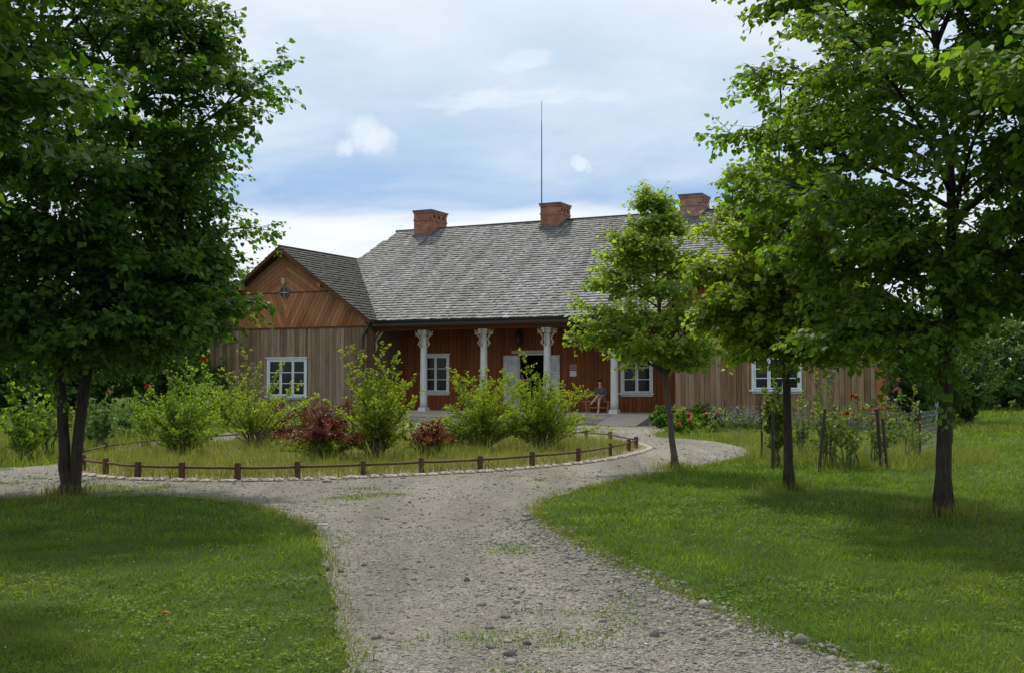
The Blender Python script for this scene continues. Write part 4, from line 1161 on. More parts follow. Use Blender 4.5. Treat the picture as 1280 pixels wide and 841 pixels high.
def tree(name, label, base, trunks, crown_c, crown_r, nlimb, nsub, ntwig, per_twig, leaf, mat, bark, seed, cat='tree', group=None,
         twig_len=.5, heart=True, taper=0.0, limb_z=(.3, 1.0), flat=.75, trunk_r=.11, droop=.15, sub_k=.42, extra=(), asc=.5):
    """tapered trunk(s), limbs, boughs and twigs; the leaves hang on the twigs"""
    r = np.random.default_rng(seed)
    root = empty(name, (base[0], base[1], 0), 0, label, cat, group)
    c = np.array(crown_c, float) - np.array([base[0], base[1], 0]); cr = np.array(crown_r, float)
    tm = MB(); bm_ = MB()
    stems = []
    for pts in trunks:
        P = np.array([(p[0], p[1], p[2]) for p in pts], float)
        t = np.linspace(0, len(P) - 1, 14); P2_ = np.stack([np.interp(t, np.arange(len(P)), P[:, j]) for j in range(3)], 1)
        P2_[1:-1] += r.normal(0, trunk_r * .10, (12, 3)) * [1, 1, 0]
        zz = (P2_[:, 2] - P2_[0, 2]) / (P2_[-1, 2] - P2_[0, 2])
        rr = trunk_r * (1 - .82 * zz ** 1.1) + trunk_r * .5 * np.exp(-P2_[:, 2] / .09)
        tm.tube(P2_, list(rr), 10); stems.append((P2_, rr))
    tm.build('trunk', bark, root, True)
    LP, LD, LN, LS = [], [], [], []
    ga = math.pi * (3 - 5 ** .5)
    a0 = r.uniform(0, 6.28)
    for i in range(nlimb + len(extra)):
        z = -.85 + 1.8 * (i + .5) / nlimb + r.normal(0, .06); z = min(.98, max(-.9, z))
        an = a0 + i * ga + r.normal(0, .25); rad = math.sqrt(max(.05, 1 - z * z)) * r.uniform(.80, 1.06)
        if taper and z > 0: rad *= (1 - taper * z)
        tgt = c + cr * np.array([math.cos(an) * rad, math.sin(an) * rad, z])
        if i >= nlimb:
            tgt = np.array(extra[i - nlimb], float) - np.array([base[0], base[1], 0]); z = (tgt[2] - c[2]) / cr[2]
        P, rr = stems[i % len(stems)] if i < nlimb else stems[-1]
        h0, h1 = P[0, 2], P[-1, 2]
        zs = limb_z[0] + (limb_z[1] - limb_z[0]) * np.clip((z + .9) / 1.9, 0, 1) ** .9 * .92
        zst = h0 + (h1 - h0) * zs
        zst = min(zst, max(h0 + (h1 - h0) * limb_z[0], tgt[2] - asc * np.linalg.norm(tgt[:2] - c[:2])))
        st = np.array([np.interp(zst, P[:, 2], P[:, j]) for j in range(2)] + [zst])
        r0 = float(np.interp(zst, P[:, 2], rr)) * .62
        ln = np.linalg.norm(tgt - st)
        midp = st + (tgt - st) * .5 + np.array([0, 0, ln * .14]) + r.normal(0, ln * .05, 3)
        B = bez(st, midp, tgt, 9)
        bm_.tube(B, list(np.linspace(r0, .012, 9)), 6)
        for j in range(nsub):
            t = .22 + .78 * (j + r.uniform(.2, .8)) / nsub
            k = t * 8; i0 = min(7, int(k)); p0 = B[i0] + (B[i0 + 1] - B[i0]) * (k - i0); tang = unit(B[i0 + 1] - B[i0])
            side = unit(np.cross(tang, [0, 0, 1]) * (1 if j % 2 else -1) + r.normal(0, .35, 3) * [1, 1, .9])
            sl = sub_k * float(np.mean(cr)) * (1.05 - .55 * t) * r.uniform(.7, 1.25) * (1 - .5 * taper * min(1, max(0, z)))
            dv = unit(tang * .55 + side * .9 + np.array([0, 0, r.uniform(-.05, .35)]))
            if j == nsub - 1: dv = tang
            e = p0 + dv * sl; e[2] -= droop * sl * sl
            S_ = bez(p0, p0 + dv * sl * .5 + np.array([0, 0, .06 * sl]), e, 6)
            bm_.tube(S_, list(np.linspace(.014, .005, 6)), 4, False)
            for m in range(ntwig):
                tt = .15 + .85 * (m + r.uniform(0, .9)) / ntwig
                k = min(4.999, tt * 5); i1 = int(k); q0 = S_[i1] + (S_[i1 + 1] - S_[i1]) * (k - i1); tg = unit(S_[i1 + 1] - S_[i1])
                sd = unit(np.cross(tg, [0, 0, 1]) * (1 if m % 2 else -1) + r.normal(0, .4, 3))
                tl = twig_len * r.uniform(.6, 1.25)
                td = unit(tg * .7 + sd * .8 + np.array([0, 0, r.uniform(-.15, .2)]))
                q1 = q0 + td * tl; q1[2] -= droop * 1.2 * tl
                bm_.tube([q0, (q0 + q1) / 2 + np.array([0, 0, .03 * tl]), q1], [.0045, .0035, .002], 3, False)
                n = per_twig
                f = (np.arange(n) + r.uniform(0, 1, n)) / n
                f = .1 + .9 * f
                pos = q0 + (q1 - q0) * f[:, None]
                sw = np.cross(td, [0, 0, 1]); sw = unit(sw)
                sgn = np.where(np.arange(n) % 2, 1, -1)[:, None]
                dd = sw * sgn * r.uniform(.4, 1.1, (n, 1)) + td * r.uniform(.2, .9, (n, 1)) + np.array([0, 0, -1]) * r.uniform(.1, .85, (n, 1)) + r.normal(0, .25, (n, 3))
                nn = np.array([0, 0, 1]) * flat + td * .2 + r.normal(0, .42, (n, 3))
                pos = pos + dd * .03 + r.normal(0, .025, (n, 3))
                LP.append(pos); LD.append(dd); LN.append(nn); LS.append(leaf * r.uniform(.5, 1.4, n))
    bm_.build('branches', bark, root, True)
    v, f = leaf_mesh(np.concatenate(LP), np.concatenate(LD), np.concatenate(LN), np.concatenate(LS), heart)
    fast('crown', v, f, mat, root)
    return root

tree('lime_tree', 'large lime tree with dark trunk on the right lawn, its crown filling the upper right', (5.13, 13.4),
     [[(0, 0, 0), (.04, 0, 1.2), (.12, .02, 2.6), (.2, .05, 4.0), (.05, .1, 5.4), (-.1, .1, 6.6)]],
     (5.10, 13.4, 5.2), (2.5, 2.5, 2.85), 27, 13, 10, 15, .074, MAT['lime'], MAT['bark'], 11, trunk_r=.098, limb_z=(.30, 1.0), twig_len=.46,
     extra=[(5.2, 12.9, 7.6), (5.9, 13.4, 7.9), (4.5, 13.2, 7.9), (6.2, 12.8, 6.6), (6.9, 13.5, 5.6), (7.3, 13.0, 4.6), (6.6, 12.2, 4.0), (6.9, 13.0, 2.7), (7.2, 13.8, 3.3), (4.0, 13.2, 2.2), (4.6, 12.6, 2.2)])
tree('lime_tree', 'slim lime tree between the staked roses and the large lime, standing in the lawn', (4.04, 16.4),
     [[(0, 0, 0), (-.02, 0, 1.2), (-.05, 0, 2.4), (-.1, 0, 3.8), (-.1, 0, 5.0)]],
     (4.12, 16.4, 3.4), (1.32, 1.3, 1.5), 20, 9, 8, 14, .074, MAT['lime_yellow'], MAT['bark'], 12, trunk_r=.074, limb_z=(.36, 1.0), twig_len=.36, taper=.35,
     extra=[(2.95, 16.4, 2.5), (2.9, 16.2, 3.2), (5.3, 16.3, 2.4), (4.5, 15.6, 2.05), (3.5, 15.8, 2.0), (4.0, 15.4, 2.5), (3.2, 15.7, 2.7)])
tree('lime_tree', 'small young lime tree with narrow top at the gravel edge before the porch', (2.9, 20.0),
     [[(0, 0, 0), (-.09, 0, .9), (-.19, 0, 1.9), (-.3, 0, 3.3), (-.4, 0, 4.7)]],
     (2.56, 20.0, 3.15), (1.2, 1.15, 1.55), 20, 9, 7, 10, .064, MAT['young_lime'], MAT['bark_light'], 13, trunk_r=.06, taper=.85, limb_z=(.36, 1.0), twig_len=.32, droop=.05,
     extra=[(1.3, 20, 2.35), (1.35, 20.2, 2.9), (1.45, 19.6, 2.6), (3.5, 20, 2.1), (3.7, 19.8, 2.7), (2.9, 19.2, 2.2), (2.48, 20, 4.85), (1.85, 20, 3.75), (3.15, 20, 3.65), (2.5, 19.4, 3.9), (2.5, 20.6, 3.8), (2.1, 19.7, 4.1)])
tree('lime_tree', 'twin trunked lime tree at the left of the gravel with dense dark crown', (-6.17, 15.7),
     [[(-.03, 0, 0), (-.07, 0, .5), (-.15, 0, 1.4), (-.35, 0, 3.0), (-.5, 0, 5.4), (-.5, 0, 8.2)], [(.06, 0, 0), (.06, .02, .4), (.17, .02, 1.5), (.45, .05, 3.0), (.8, .1, 5.2), (.9, .1, 7.6)]],
     (-6.35, 15.7, 4.95), (2.45, 2.5, 3.15), 31, 13, 10, 15, .076, MAT['lime_dark'], MAT['bark'], 14, trunk_r=.084, limb_z=(.22, 1.0), twig_len=.46,
     extra=[(-4.5, 15.7, 3.3), (-4.3, 16.4, 2.7), (-4.6, 15.0, 2.4), (-4.9, 15.5, 4.1), (-4.7, 16.6, 3.4), (-3.7, 15.7, 5.75), (-5.0, 16.3, 4.8), (-4.9, 17.2, 2.6), (-5.2, 17.4, 3.6), (-4.5, 15.2, 6.4), (-7.6, 14.6, 2.3), (-6.6, 14.1, 2.5), (-5.4, 14.3, 2.3), (-8.2, 15.6, 2.4), (-6.3, 16.9, 2.3), (-5.6, 14.0, 3.5), (-7.2, 14.0, 3.6), (-6.3, 13.6, 4.6)])
tree('lime_tree', 'near lime tree beyond the left side with branches hanging across the upper left corner', (-5.9, 8.8),
     [[(0, 0, 0), (0, 0, 1.6), (.1, 0, 3.4), (.1, 0, 5.6), (.0, 0, 7.6)]],
     (-5.75, 8.9, 5.0), (2.4, 2.4, 2.5), 24, 12, 10, 14, .086, MAT['lime_dark'], MAT['bark'], 15, trunk_r=.12, limb_z=(.32, 1.0), twig_len=.48)
tree('lime_tree', 'near lime tree beyond the right side with light leaved branches reaching into the upper right', (6.8, 9.2),
     [[(0, 0, 0), (0, 0, 1.6), (-.1, 0, 3.4), (-.1, 0, 5.2), (.0, 0, 7.0)]],
     (6.3, 9.2, 4.9), (2.5, 2.3, 1.75), 17, 10, 8, 13, .086, MAT['lime'], MAT['bark'], 16, trunk_r=.11, limb_z=(.35, 1.0), twig_len=.46)

v, f = leaf_mesh(*WEEDS, True, .12)
tag(fast('lawn_weeds', v, f, MAT['grass']), 'broad leaved clover and weeds growing in patches in the lawn', 'weeds', kind='stuff')
# ---- shrubs
def shrub(name, label, base, h, rx, nstem, ntw, per, leaf, mat, seed, cat='shrub', group=None, spread=1.0, arch=.25, low=.15, twl=.28, heart=False, z0=.012, flowers=None, tipmat=None, stem_mat=None, upright=.5, flower_part='flowers'):
    r = np.random.default_rng(seed)
    root = empty(name, (base[0], base[1], z0), 0, label, cat, group)
    sm = MB(); LP, LD, LN, LS = [], [], [], []; tips = []
    for i in range(nstem):
        a = 2 * math.pi * (i * .618 + r.uniform(0, .1)); q = math.sqrt((i + .5) / nstem)
        out = rx * q * spread * r.uniform(.55, 1.3)
        hh = h * (1 - .45 * q ** 2) * (r.uniform(.45, 1.0) if i % 4 else r.uniform(.95, 1.28))
        b0 = np.array([math.cos(a) * .10 * q, math.sin(a) * .10 * q, 0])
        e = np.array([math.cos(a) * out, math.sin(a) * out, hh - arch * out * .5])
        md = np.array([math.cos(a) * out * .32, math.sin(a) * out * .32, hh * (.55 + arch * .4)])
        B = bez(b0, md, e, 9); B[1:] += r.normal(0, .02, (8, 3))
        sm.tube(B, list(np.linspace(.011 + .004 * h, .003, 9)), 5, False)
        tips.append(B[-1])
        for m in range(ntw):
            t = low + (1 - low) * (m + r.uniform(0, .9)) / ntw; k = min(7.999, t * 8); i0 = int(k)
            q0 = B[i0] + (B[i0 + 1] - B[i0]) * (k - i0); tg = unit(B[i0 + 1] - B[i0])
            aa = r.uniform(0, 6.28)
            td = unit(tg * upright + np.array([math.cos(aa), math.sin(aa), r.uniform(-.1, .75)]))
            tl = twl * r.uniform(.4, 1.55) * (1.15 - .5 * t)
            if m == ntw - 1: td = tg
            q1 = q0 + td * tl
            if q1[2] < .06: q1[2] = .06
            sm.tube([q0, q1], [.004, .002], 3, False)
            f = r.uniform(0, 1, per); pos = q0 + (q1 - q0) * f[:, None] + r.normal(0, .02, (per, 3))
            dd = td * .6 + r.normal(0, .7, (per, 3)); nn = np.array([0, 0, .7]) + r.normal(0, .6, (per, 3))
            LP.append(pos); LD.append(dd); LN.append(nn); LS.append(leaf * r.uniform(.55, 1.3, per))
            if r.random() < .25: tips.append(q1)
    sm.build('stems', stem_mat or MAT['twig'], root)
    LP, LD, LN, LS = map(np.concatenate, (LP, LD, LN, LS))
    if tipmat is not None:
        hi = LP[:, 2] + r.normal(0, .10, len(LP)) > h * .34
        for k, m_, nm in ((~hi, mat, 'foliage'), (hi, tipmat, 'tip_foliage')):
            v, f = leaf_mesh(LP[k], LD[k], LN[k], LS[k], heart); fast(nm, v, f, m_, root)
    else:
        v, f = leaf_mesh(LP, LD, LN, LS, heart); fast('foliage', v, f, mat, root)
    if flowers:
        n, fr, fm = flowers
        tips = sorted(tips, key=lambda p: -p[2])[:max(n * 2, 3)]
        for i in range(n):
            p = np.array(tips[i % len(tips)]) + r.normal(0, .03, 3) * (i >= len(tips))
            flower(p, fr, fm, root, r)
    return root
def flower(p, fr, fm, root, r, name='flower'):
    n = 34
    d = r.normal(0, 1, (n, 3)); d[:, 2] = np.abs(d[:, 2]) * .9 - .15; d /= np.linalg.norm(d, axis=1, keepdims=True)
    v, f = leaf_mesh(np.array(p) + d * fr * .35, d + r.normal(0, .3, (n, 3)), np.cross(d, r.normal(0, 1, (n, 3))), np.full(n, fr * .8), True, .3)
    fast(name, v, f, fm, root)

gy = lambda px, py: G(px, py)
shrub('bright_shrub', 'tall upright yellow green shrub beside the red barberry in the round bed', gy(470, 574), 1.98, 1.15, 42, 17, 14, .060, MAT['yellowgreen'], 21, arch=.10, low=.3, twl=.22)
shrub('bright_shrub', 'broad arching yellow green shrub in the middle of the bed, left of a pair', gy(603, 562), 1.85, 1.6, 52, 17, 16, .056, MAT['yellowgreen'], 22, arch=.22, low=.20, twl=.26)
shrub('bright_shrub', 'arching yellow green shrub in front of the open door, right of a pair', gy(677, 562), 1.75, 1.4, 48, 17, 16, .056, MAT['yellowgreen'], 23, arch=.20, low=.20, twl=.26)
shrub('leafy_shrub', 'rounded mid green shrub at the left end of the round bed', gy(226, 570), 1.65, 1.05, 44, 16, 12, .058, MAT['shrubgreen'], 24, arch=.15, low=.12, twl=.22)
shrub('leafy_shrub', 'open spreading shrub with pale bare stems below the white wing window', gy(318, 560), 1.95, 1.5, 34, 15, 11, .058, MAT['yellowgreen'], 25, arch=.10, low=.28, twl=.26, stem_mat=MAT['bark_light'])
shrub('red_barberry', 'wide dark red barberry bush with greenish base left of the tall bright shrub', gy(409, 575), 1.08, 1.2, 60, 13, 22, .045, MAT['shrubgreen'], 26, arch=.25, low=.08, twl=.2, tipmat=MAT['redleaf'])
shrub('red_barberry', 'small red tipped barberry bush in front of the porch window', gy(538, 572), .78, .48, 30, 12, 22, .042, MAT['shrubgreen'], 27, arch=.2, low=.1, twl=.16, tipmat=MAT['redleaf'])
shrub('red_barberry', 'darker red barberry bush at the back of the bed against the wing wall', gy(345, 553), .95, .75, 30, 11, 16, .05, MAT['redleaf'], 28, arch=.25, low=.1, twl=.2)
shrub('leafy_shrub', 'low fresh green herb clump behind the barberry near the wing wall', gy(376, 545), .95, .6, 20, 9, 14, .075, MAT['hedge2'], 29, arch=.2, twl=.22)
shrub('leafy_shrub', 'low dark shrub at the foot of the arching pair of bright shrubs', gy(566, 563), .65, .6, 24, 9, 14, .05, MAT['hedge2'], 30, arch=.25, twl=.2)

# hydrangeas by the right wing
def hydr(px, py, h, rx, label, seed, fl):
    root = shrub('hydrangea', label, gy(px, py), h, rx, 30, 9, 12, .085, MAT['hedge2'] if not fl else MAT['shrubgreen'], seed, cat='hydrangea', arch=.3, low=.05, twl=.16, heart=True, z0=0)
    if fl:
        r = np.random.default_rng(seed + 100)
        for i in range(fl[0]):
            a = r.uniform(0, 6.28); t = r.uniform(.1, 1); rr = rx * math.sqrt(t) * .95
            p = (math.cos(a) * rr, math.sin(a) * rr - .05, h * (1.02 - .55 * t) * r.uniform(.85, 1.05))
            flower(p, r.uniform(.06, .085), MAT[fl[1][i % len(fl[1])]], root, r)
hydr(828, 535, .66, .42, 'plain green hydrangea with no blooms beside the ramp', 41, None)
hydr(853, 541, .60, .46, 'hydrangea with a few pink blooms left of the purple one', 42, (5, ['pinkflower']))
hydr(876, 533, .80, .46, 'taller hydrangea with purple blooms behind two pink ones', 43, (9, ['purpleflower', 'pinkflower']))
hydr(895, 540, .66, .50, 'hydrangea covered in pink red blooms at the right of the row', 44, (11, ['pinkflower', 'pinkflower', 'purpleflower']))
def catmint(px, py, label, seed):
    root = shrub('lavender_clump', label, gy(px, py), .75, .9, 46, 7, 9, .05, MAT['hedge3'], seed, cat='lavender', arch=.15, low=.3, twl=.14, z0=0, upright=1.5)
    r = np.random.default_rng(seed); n = 260
    a = r.uniform(0, 6.28, n); q = np.sqrt(r.uniform(0, 1, n)) * .95
    X, Y = np.cos(a) * q, np.sin(a) * q; Z = .8 * (1 - .4 * q * q) * r.uniform(.75, 1.15, n)
    v, f = blobs(X, Y, Z, r.uniform(.012, .028, n)); fast('blooms', v, f, MAT['blueflower'], root)['kind'] = 'stuff'
catmint(930, 546, 'greyish lavender clump with blue flowers below the right wing window', 45)

for k, (u_, v_, h_, rx_, lb) in enumerate([(10.55, .9, 3.2, .75, 'tall dark evergreen shrub against the corner of the right wing'), (11.2, 3.2, 3.8, 1.3, 'taller dark shrub by the side wall of the right wing'), (11.8, 6.6, 4.2, 1.7, 'large dark shrub farther back along the right wing side wall')]):
    shrub('evergreen_shrub', lb, HW(u_, v_), h_, rx_, 46, 16, 16, .11, MAT['hedge'], 140 + k, z0=0, low=.04, arch=.2, twl=.45)
# stakes and roses on the right lawn
def stake(x0, y0, x1, y1, label, w=.028, group=None):
    b = gy(x0, y0); dpt = b[1]
    ztop = CAMH + (F * math.tan(PITCH) + CY - y1) / F * dpt
    dx = (x1 - x0) / F * dpt
    mb = MB().tube([(0, 0, 0), (dx * .5, 0, ztop * .5), (dx, 0, ztop - .01), (dx, 0, ztop)], [w, w * .95, w * .95, w * .6], 7)
    o = mb.build('wooden_stake', MAT['stake'], loc=(b[0], b[1], 0)); tag(o, label, 'stake', group)
stake(966, 587, 967, 512, 'upright dark stake just left of the slim lime trunk')
stake(950, 546, 950, 498, 'thin upright stake behind, nearest the wing window')
stake(1024, 589, 1032, 510, 'leaning dark stake supporting the tall white flowered rose')
stake(1102, 585, 1097, 510, 'taller thick stake of the close pair in the rose plot', .034)
stake(1109, 586, 1104, 522, 'shorter thick stake of the close pair in the rose plot', .03)
stake(1075, 583, 1063, 545, 'short reddish brown stake tilted left among rose stems', .018)
stake(997, 546, 992, 508, 'tilted stake behind the slim lime trunk', .022)

fpts = [gy(906, 541), gy(952, 575), gy(1150, 574), gy(1190, 561), gy(1168, 531)]
wf = empty('wire_fence', (fpts[1][0], fpts[1][1], 0), 0, 'thin wire netting fence on posts around the staked rose plot', 'fence')
wm = MB()
for i, p in enumerate(fpts):
    x, y = p[0] - fpts[1][0], p[1] - fpts[1][1]
    MB().tube([(x, y, 0), (x + .01, y, .6), (x, y, 1.02)], [.024, .024, .02], 7).build('post', MAT['stake'], wf)
def wire(a, b, r):
    wm.tube([a, b], r, 3, False)
for a, b in zip(fpts[1:-1], fpts[2:]):
    ax, ay, bx_, by_ = a[0] - fpts[1][0], a[1] - fpts[1][1], b[0] - fpts[1][0], b[1] - fpts[1][1]
    l = math.hypot(bx_ - ax, by_ - ay)
    for k in range(11): wire((ax, ay, .05 + .09 * k), (bx_, by_, .05 + .09 * k), .0022)
    for k in range(int(l / .1) + 1):
        t = k * .1 / l; wire((ax + (bx_ - ax) * t, ay + (by_ - ay) * t, .05), (ax + (bx_ - ax) * t, ay + (by_ - ay) * t, .95), .0022)
wm.build('wire_netting', simple('galvanised_wire', (.33, .36, .40), .45, .2, 10, .5, .6), wf)

def rose(px, py, h, rx, label, seed, fl=None, ns=7, per=9, leaf=.055, low=.35, mat='rose'):
    return shrub('rose_bush', label, gy(px, py), h, rx, ns, 10, per, leaf, MAT[mat], seed, cat='rose', arch=.1, low=low, twl=.26, heart=True, z0=0, flowers=fl, stem_mat=MAT['stem'])
rose(970, 583, 1.5, .30, 'leafy yellowish rose standard tied up beside the slim lime trunk', 51, None, 8, 14, .07, .62)
rose(1036, 583, 1.52, .52, 'tall rose with pale buds on the leaning stake', 52, (3, .05, MAT['whiteflower']), 10, 9)
rose(1062, 586, 1.25, .5, 'bare stemmed rose with small coral blooms in the plot middle', 53, (3, .05, MAT['redflower']), 8, 7)
rose(1096, 580, 1.3, .42, 'rose with coral pink blooms at the close pair of stakes', 54, (4, .055, MAT['pinkflower']), 7, 9)
rose(1118, 560, 1.35, .55, 'rose bush with a deep pink bloom beside the house corner', 55, (2, .075, MAT['pinkflower']), 9, 10, .06, .4)
rose(1140, 575, 1.2, .45, 'thin leafless looking rose near the right netting post', 56, None, 6, 5)
rose(1000, 572, 1.15, .45, 'rose with yellow leaves behind the slim lime trunk', 57, None, 8, 10)
# roses in the meadow at the left
rose(30, 574, 1.55, .75, 'bushy rose with one red bloom at the far left', 61, (1, .055, MAT['redflower']), 14, 14, .07, .15, 'shrubgreen')
rose(58, 570, 1.65, .6, 'rose standard with a big red bloom left of the twin trunks', 62, (2, .075, MAT['redflower']), 9, 12, .065, .35)
rose(125, 562, 1.35, .5, 'rose seen just right of the twin trunks with a small red bloom', 63, (1, .06, MAT['redflower']), 9, 12, .065, .3, 'hedge3')
rose(182, 558, 1.5, .5, 'slender rose with one large scarlet bloom on a long stem', 64, (1, .085, MAT['redflower']), 8, 10, .065, .4, 'shrubgreen')
rose(248, 556, 2.0, .5, 'tall rose with a scarlet bloom near the wing corner', 65, (1, .09, MAT['redflower']), 9, 12, .07, .4, 'shrubgreen')
shrub('leafy_shrub', 'small round grey green shrub in the meadow right of the twin trunks', gy(118, 556), 1.0, .5, 22, 11, 14, .06, MAT['hedge3'], 66, z0=0)
shrub('leafy_shrub', 'low pale shrub in the meadow grass by the left bed rail', gy(160, 548), .9, .9, 24, 10, 14, .07, MAT['hedge3'], 67, z0=0)
shrub('leafy_shrub', 'bright weedy shrub against the left corner of the wing', gy(285, 532), 1.6, 1.0, 24, 11, 14, .08, MAT['shrubgreen'], 68, z0=0)

# ---- background trees
def bgtree(x, y, h, rx, label, seed, mat, cz=.52, leaf=.24, nl=20):
    return tree('broadleaf_tree', label, (x, y), [[(0, 0, 0), (.05, 0, h * .3), (0, 0, h * .6), (.1, 0, h * .92)]], (x, y, h * cz), (rx, rx * .9, h * .5), nl, 8, 6, 13, leaf, MAT[mat], MAT['bark'], seed,
                heart=False, twig_len=.18 * rx + .25, trunk_r=.05 + .02 * h, limb_z=(.08, 1.0), droop=.06, flat=.6, sub_k=.45)
spec = [
    (24.5, 62, 5.6, 3.2, 'hedge', 'dark tree close behind the right end of the house'),
    (29.0, 66, 5.2, 3.6, 'hedge', 'dark round tree beyond the lawn, directly behind the rose netting'),
    (33.5, 64, 5.4, 3.6, 'hedge', 'dark broad tree seen left of the large lime trunk'),
    (37.0, 70, 6.2, 3.8, 'hedge2', 'mid green tree seen right of the large lime trunk'),
    (40.0, 66, 4.6, 3.2, 'hedge', 'low dark bushy tree at the back of the right lawn'),
    (44.0, 72, 6.6, 4.0, 'hedge', 'tall dark tree at the far right of the lawn'),
    (50.0, 74, 7.0, 4.2, 'hedge2', 'mid green tree beyond the right edge of the lawn'),
    (31.0, 78, 8.2, 4.6, 'hedge2', 'taller lighter tree rising behind the dark trees on the right'),
    (-15.5, 50, 6.2, 3.4, 'hedge2', 'mid green tree close to the left end of the house'),
    (-19.5, 47, 5.0, 3.0, 'hedge', 'dark tree in the meadow background, right of the twin trunks'),
    (-22.5, 50, 6.4, 3.4, 'hedge2', 'mid green tree in the background behind the twin trunks'),
    (-25.5, 46, 4.4, 2.9, 'hedge3', 'grey green low tree in the background left of the twin trunks'),
    (-28.5, 52, 6.8, 3.8, 'hedge', 'tall dark tree at the far left background'),
    (-19.0, 62, 9.0, 4.6, 'hedge', 'tallest dark tree far behind the left meadow'),
]
for i, (x, y, h, rx, m, lb) in enumerate(spec):
    bgtree(x, y, h, rx, lb, 80 + i, m)
# under-storey bushes along the right lawn edge
for i, (x, y, h, rx, m, lb) in enumerate([(35.5, 59, 1.9, 1.6, 'hedge2', 'bright low bush in front of the dark trees right of the large lime trunk'), (41.5, 60, 2.2, 1.9, 'hedge3', 'pale low bush in front of the dark trees at the far right'), (31.0, 58, 2.4, 1.8, 'hedge', 'dark low bush at the lawn end left of the large lime trunk')]):
    shrub('background_bush', lb, (x, y), h, rx, 26, 11, 13, .2, MAT[m], 120 + i, z0=0, twl=.6, arch=.3)
# far wood closing the horizon
r = np.random.default_rng(5); n = 26000
X = r.uniform(-140, 140, n); Yb = 118 + (X / 26) ** 2 * .0 + r.uniform(-6, 6, n)
top = 6.5 + 3.5 * vnoise(X, X * 0, .13, 71) + 1.5 * vnoise(X, X * 0, .5, 72)
Z = top * r.uniform(0, 1, n) ** .8
v, f = leaf_mesh(np.stack([X, Yb, Z], 1), r.normal(0, 1, (n, 3)), np.array([0, 0, .6]) + r.normal(0, .6, (n, 3)), r.uniform(.5, 1.2, n), False)
tag(fast('woods', v, f, MAT['hedge']), 'distant dark wood closing the horizon behind the garden', 'woods', kind='stuff')

# ------------------------------------------------------------------ light, sky, camera
EL = R(57); sh = (-.28, .96)
sun_to = Vector((sh[0] * math.cos(EL), sh[1] * math.cos(EL), math.sin(EL))).normalized()
sl = bpy.data.lights.new('sun', 'SUN'); sl.energy = 2.9; sl.angle = R(3.5); sl.color = (1, .95, .86)
so = bpy.data.objects.new('sun', sl); COL.objects.link(so)
so.rotation_euler = (-sun_to).to_track_quat('-Z', 'Y').to_euler()

w = bpy.data.worlds.new('World'); scene.world = w; w.use_nodes = True
nt = w.node_tree
for n_ in list(nt.nodes): nt.nodes.remove(n_)
out = nt.nodes.new('ShaderNodeOutputWorld'); bg = nt.nodes.new('ShaderNodeBackground'); bg.inputs['Strength'].default_value = .1
sky = nt.nodes.new('ShaderNodeTexSky'); sky.sky_type = 'NISHITA'; sky.sun_disc = False
sky.sun_elevation = EL; sky.sun_rotation = math.atan2(sh[0], sh[1]); sky.air_density = 1.0; sky.dust_density = .6
tc = nt.nodes.new('ShaderNodeTexCoord'); sp = nt.nodes.new('ShaderNodeSeparateXYZ'); L(nt, tc.outputs['Generated'], sp.inputs[0])
def math_(op, a, b=None, c=None):
    n = nt.nodes.new('ShaderNodeMath'); n.operation = op
    for i, x in enumerate((a, b, c)):
        if x is None: continue
        if hasattr(x, 'is_linked'): L(nt, x, n.inputs[i])
        else: n.inputs[i].default_value = x
    return n.outputs[0]
zc = math_('MAXIMUM', sp.outputs[2], 0.0)
den = math_('ADD', zc, .10)
cb = nt.nodes.new('ShaderNodeCombineXYZ'); L(nt, math_('DIVIDE', sp.outputs[0], den), cb.inputs[0]); L(nt, math_('DIVIDE', sp.outputs[1], den), cb.inputs[1])
def wn(scale, detail, rough, off, dist=0.0):
    mp = nt.nodes.new('ShaderNodeMapping'); mp.inputs['Location'].default_value = off; L(nt, cb.outputs[0], mp.inputs['Vector'])
    n = nt.nodes.new('ShaderNodeTexNoise'); n.inputs['Scale'].default_value = scale; n.inputs['Detail'].default_value = detail; n.inputs['Roughness'].default_value = rough; n.inputs['Distortion'].default_value = dist
    L(nt, mp.outputs['Vector'], n.inputs['Vector']); return n.outputs['Fac']
n1 = wn(.9, 5, .5, (3.1, 1.7, 0), .3); n2 = wn(1.3, 6, .55, (7.3, 2.2, 1), .5); n3 = wn(3.2, 6, .55, (1, 5, 2), .2)
elev = math_('ADD', zc, math_('MULTIPLY', math_('SUBTRACT', n1, .5), .13))
layer = ramp(nt, elev, [(0, (7.6, 7.9, 8.3)), (.125, (7.9, 8.15, 8.5)), (.142, (7.6, 7.9, 8.4)), (.158, (3.5, 4.9, 7.0)), (.185, (3.7, 5.15, 7.25)), (.215, (5.2, 6.3, 7.5)), (.28, (6.6, 7.25, 7.9)), (.34, (7.6, 8.0, 8.5)), (.55, (10.5, 10.8, 11.2)), (1, (10.8, 11.0, 11.3))])
cl = ramp(nt, n2, [(.40, (0, 0, 0)), (.62, (1, 1, 1))])
c2 = mixc(nt, 'MIX', math_('MULTIPLY', cl, .55), layer, (7.6, 7.9, 8.3))
c2 = mixc(nt, 'MULTIPLY', .35, c2, ramp(nt, n3, [(.3, (.78, .84, .93)), (.65, (1.08, 1.06, 1.03))]))
n4 = wn(2.2, 7, .5, (4.4, 9.1, 3), .1)
puff = math_('MULTIPLY', mixc(nt, 'MULTIPLY', 1.0, ramp(nt, n4, [(.585, (0, 0, 0)), (.64, (1, 1, 1))]), ramp(nt, zc, [(.15, (0, 0, 0)), (.19, (1, 1, 1)), (.27, (1, 1, 1)), (.33, (0, 0, 0))])), .75)
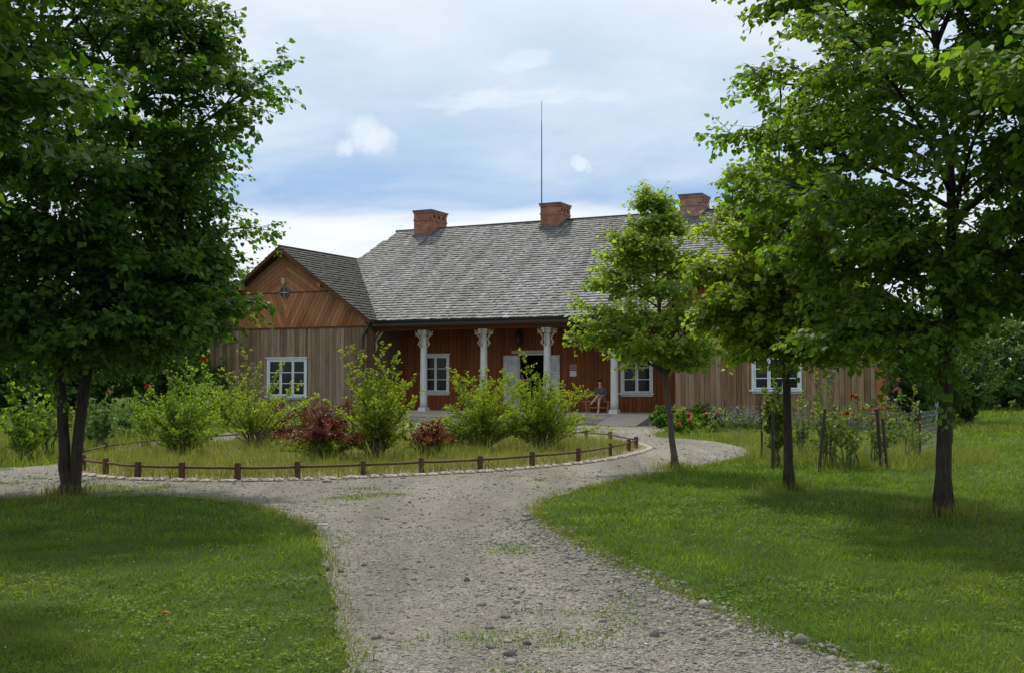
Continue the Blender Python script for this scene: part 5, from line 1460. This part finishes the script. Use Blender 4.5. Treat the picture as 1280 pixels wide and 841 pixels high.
c2 = mixc(nt, 'MIX', puff, c2, (8.2, 8.4, 8.7))
n6 = wn(.55, 7, .6, (2.4, 3.1, 5), .6)
c2 = mixc(nt, 'MULTIPLY', 1.0, c2, ramp(nt, n6, [(.36, (.80, .86, .93)), (.60, (1.05, 1.04, 1.02))]))
mpd = nt.nodes.new('ShaderNodeTexNoise'); mpd.inputs['Scale'].default_value = 17; mpd.inputs['Detail'].default_value = 9; mpd.inputs['Roughness'].default_value = .68
L(nt, tc.outputs['Generated'], mpd.inputs['Vector'])
wob = math_('MULTIPLY', math_('SUBTRACT', mpd.outputs['Fac'], .5), .05)
for (px, py, rr, amt) in ((436, 180, 15, .6), (452, 168, 24, .72), (468, 177, 19, .65), (722, 204, 5, .5), (729, 206, 4, .45)):
    dv = Vector(ray(px, py)).normalized()
    dn = nt.nodes.new('ShaderNodeVectorMath'); dn.operation = 'DISTANCE'; L(nt, tc.outputs['Generated'], dn.inputs[0]); dn.inputs[1].default_value = dv
    e = math_('ADD', dn.outputs['Value'], wob)
    m_ = math_('MULTIPLY', ramp(nt, math_('DIVIDE', e, rr / F * 1.25), [(.5, (1, 1, 1)), (.98, (0, 0, 0))]), amt)
    c2 = mixc(nt, 'MIX', m_, c2, (7.2, 7.7, 8.3))
final = mixc(nt, 'MIX', .92, sky.outputs['Color'], c2)
L(nt, final, bg.inputs['Color']); L(nt, bg.outputs[0], out.inputs['Surface'])

cam = bpy.data.cameras.new('camera'); co = bpy.data.objects.new('camera', cam); COL.objects.link(co)
cam.sensor_width = 36; cam.lens = 36 * F / 1280; cam.clip_end = 3000; cam.clip_start = .05
co.location = (0, 0, CAMH); co.rotation_euler = (math.pi / 2 + PITCH, 0, 0)
scene.camera = co
vs = scene.view_settings; vs.view_transform = 'Standard'; vs.look = 'None'; vs.exposure = 0.3; vs.gamma = 1; vs.use_curve_mapping = False
scene.cycles.max_bounces = 12; scene.cycles.diffuse_bounces = 8; scene.cycles.transmission_bounces = 10; scene.cycles.transparent_max_bounces = 8
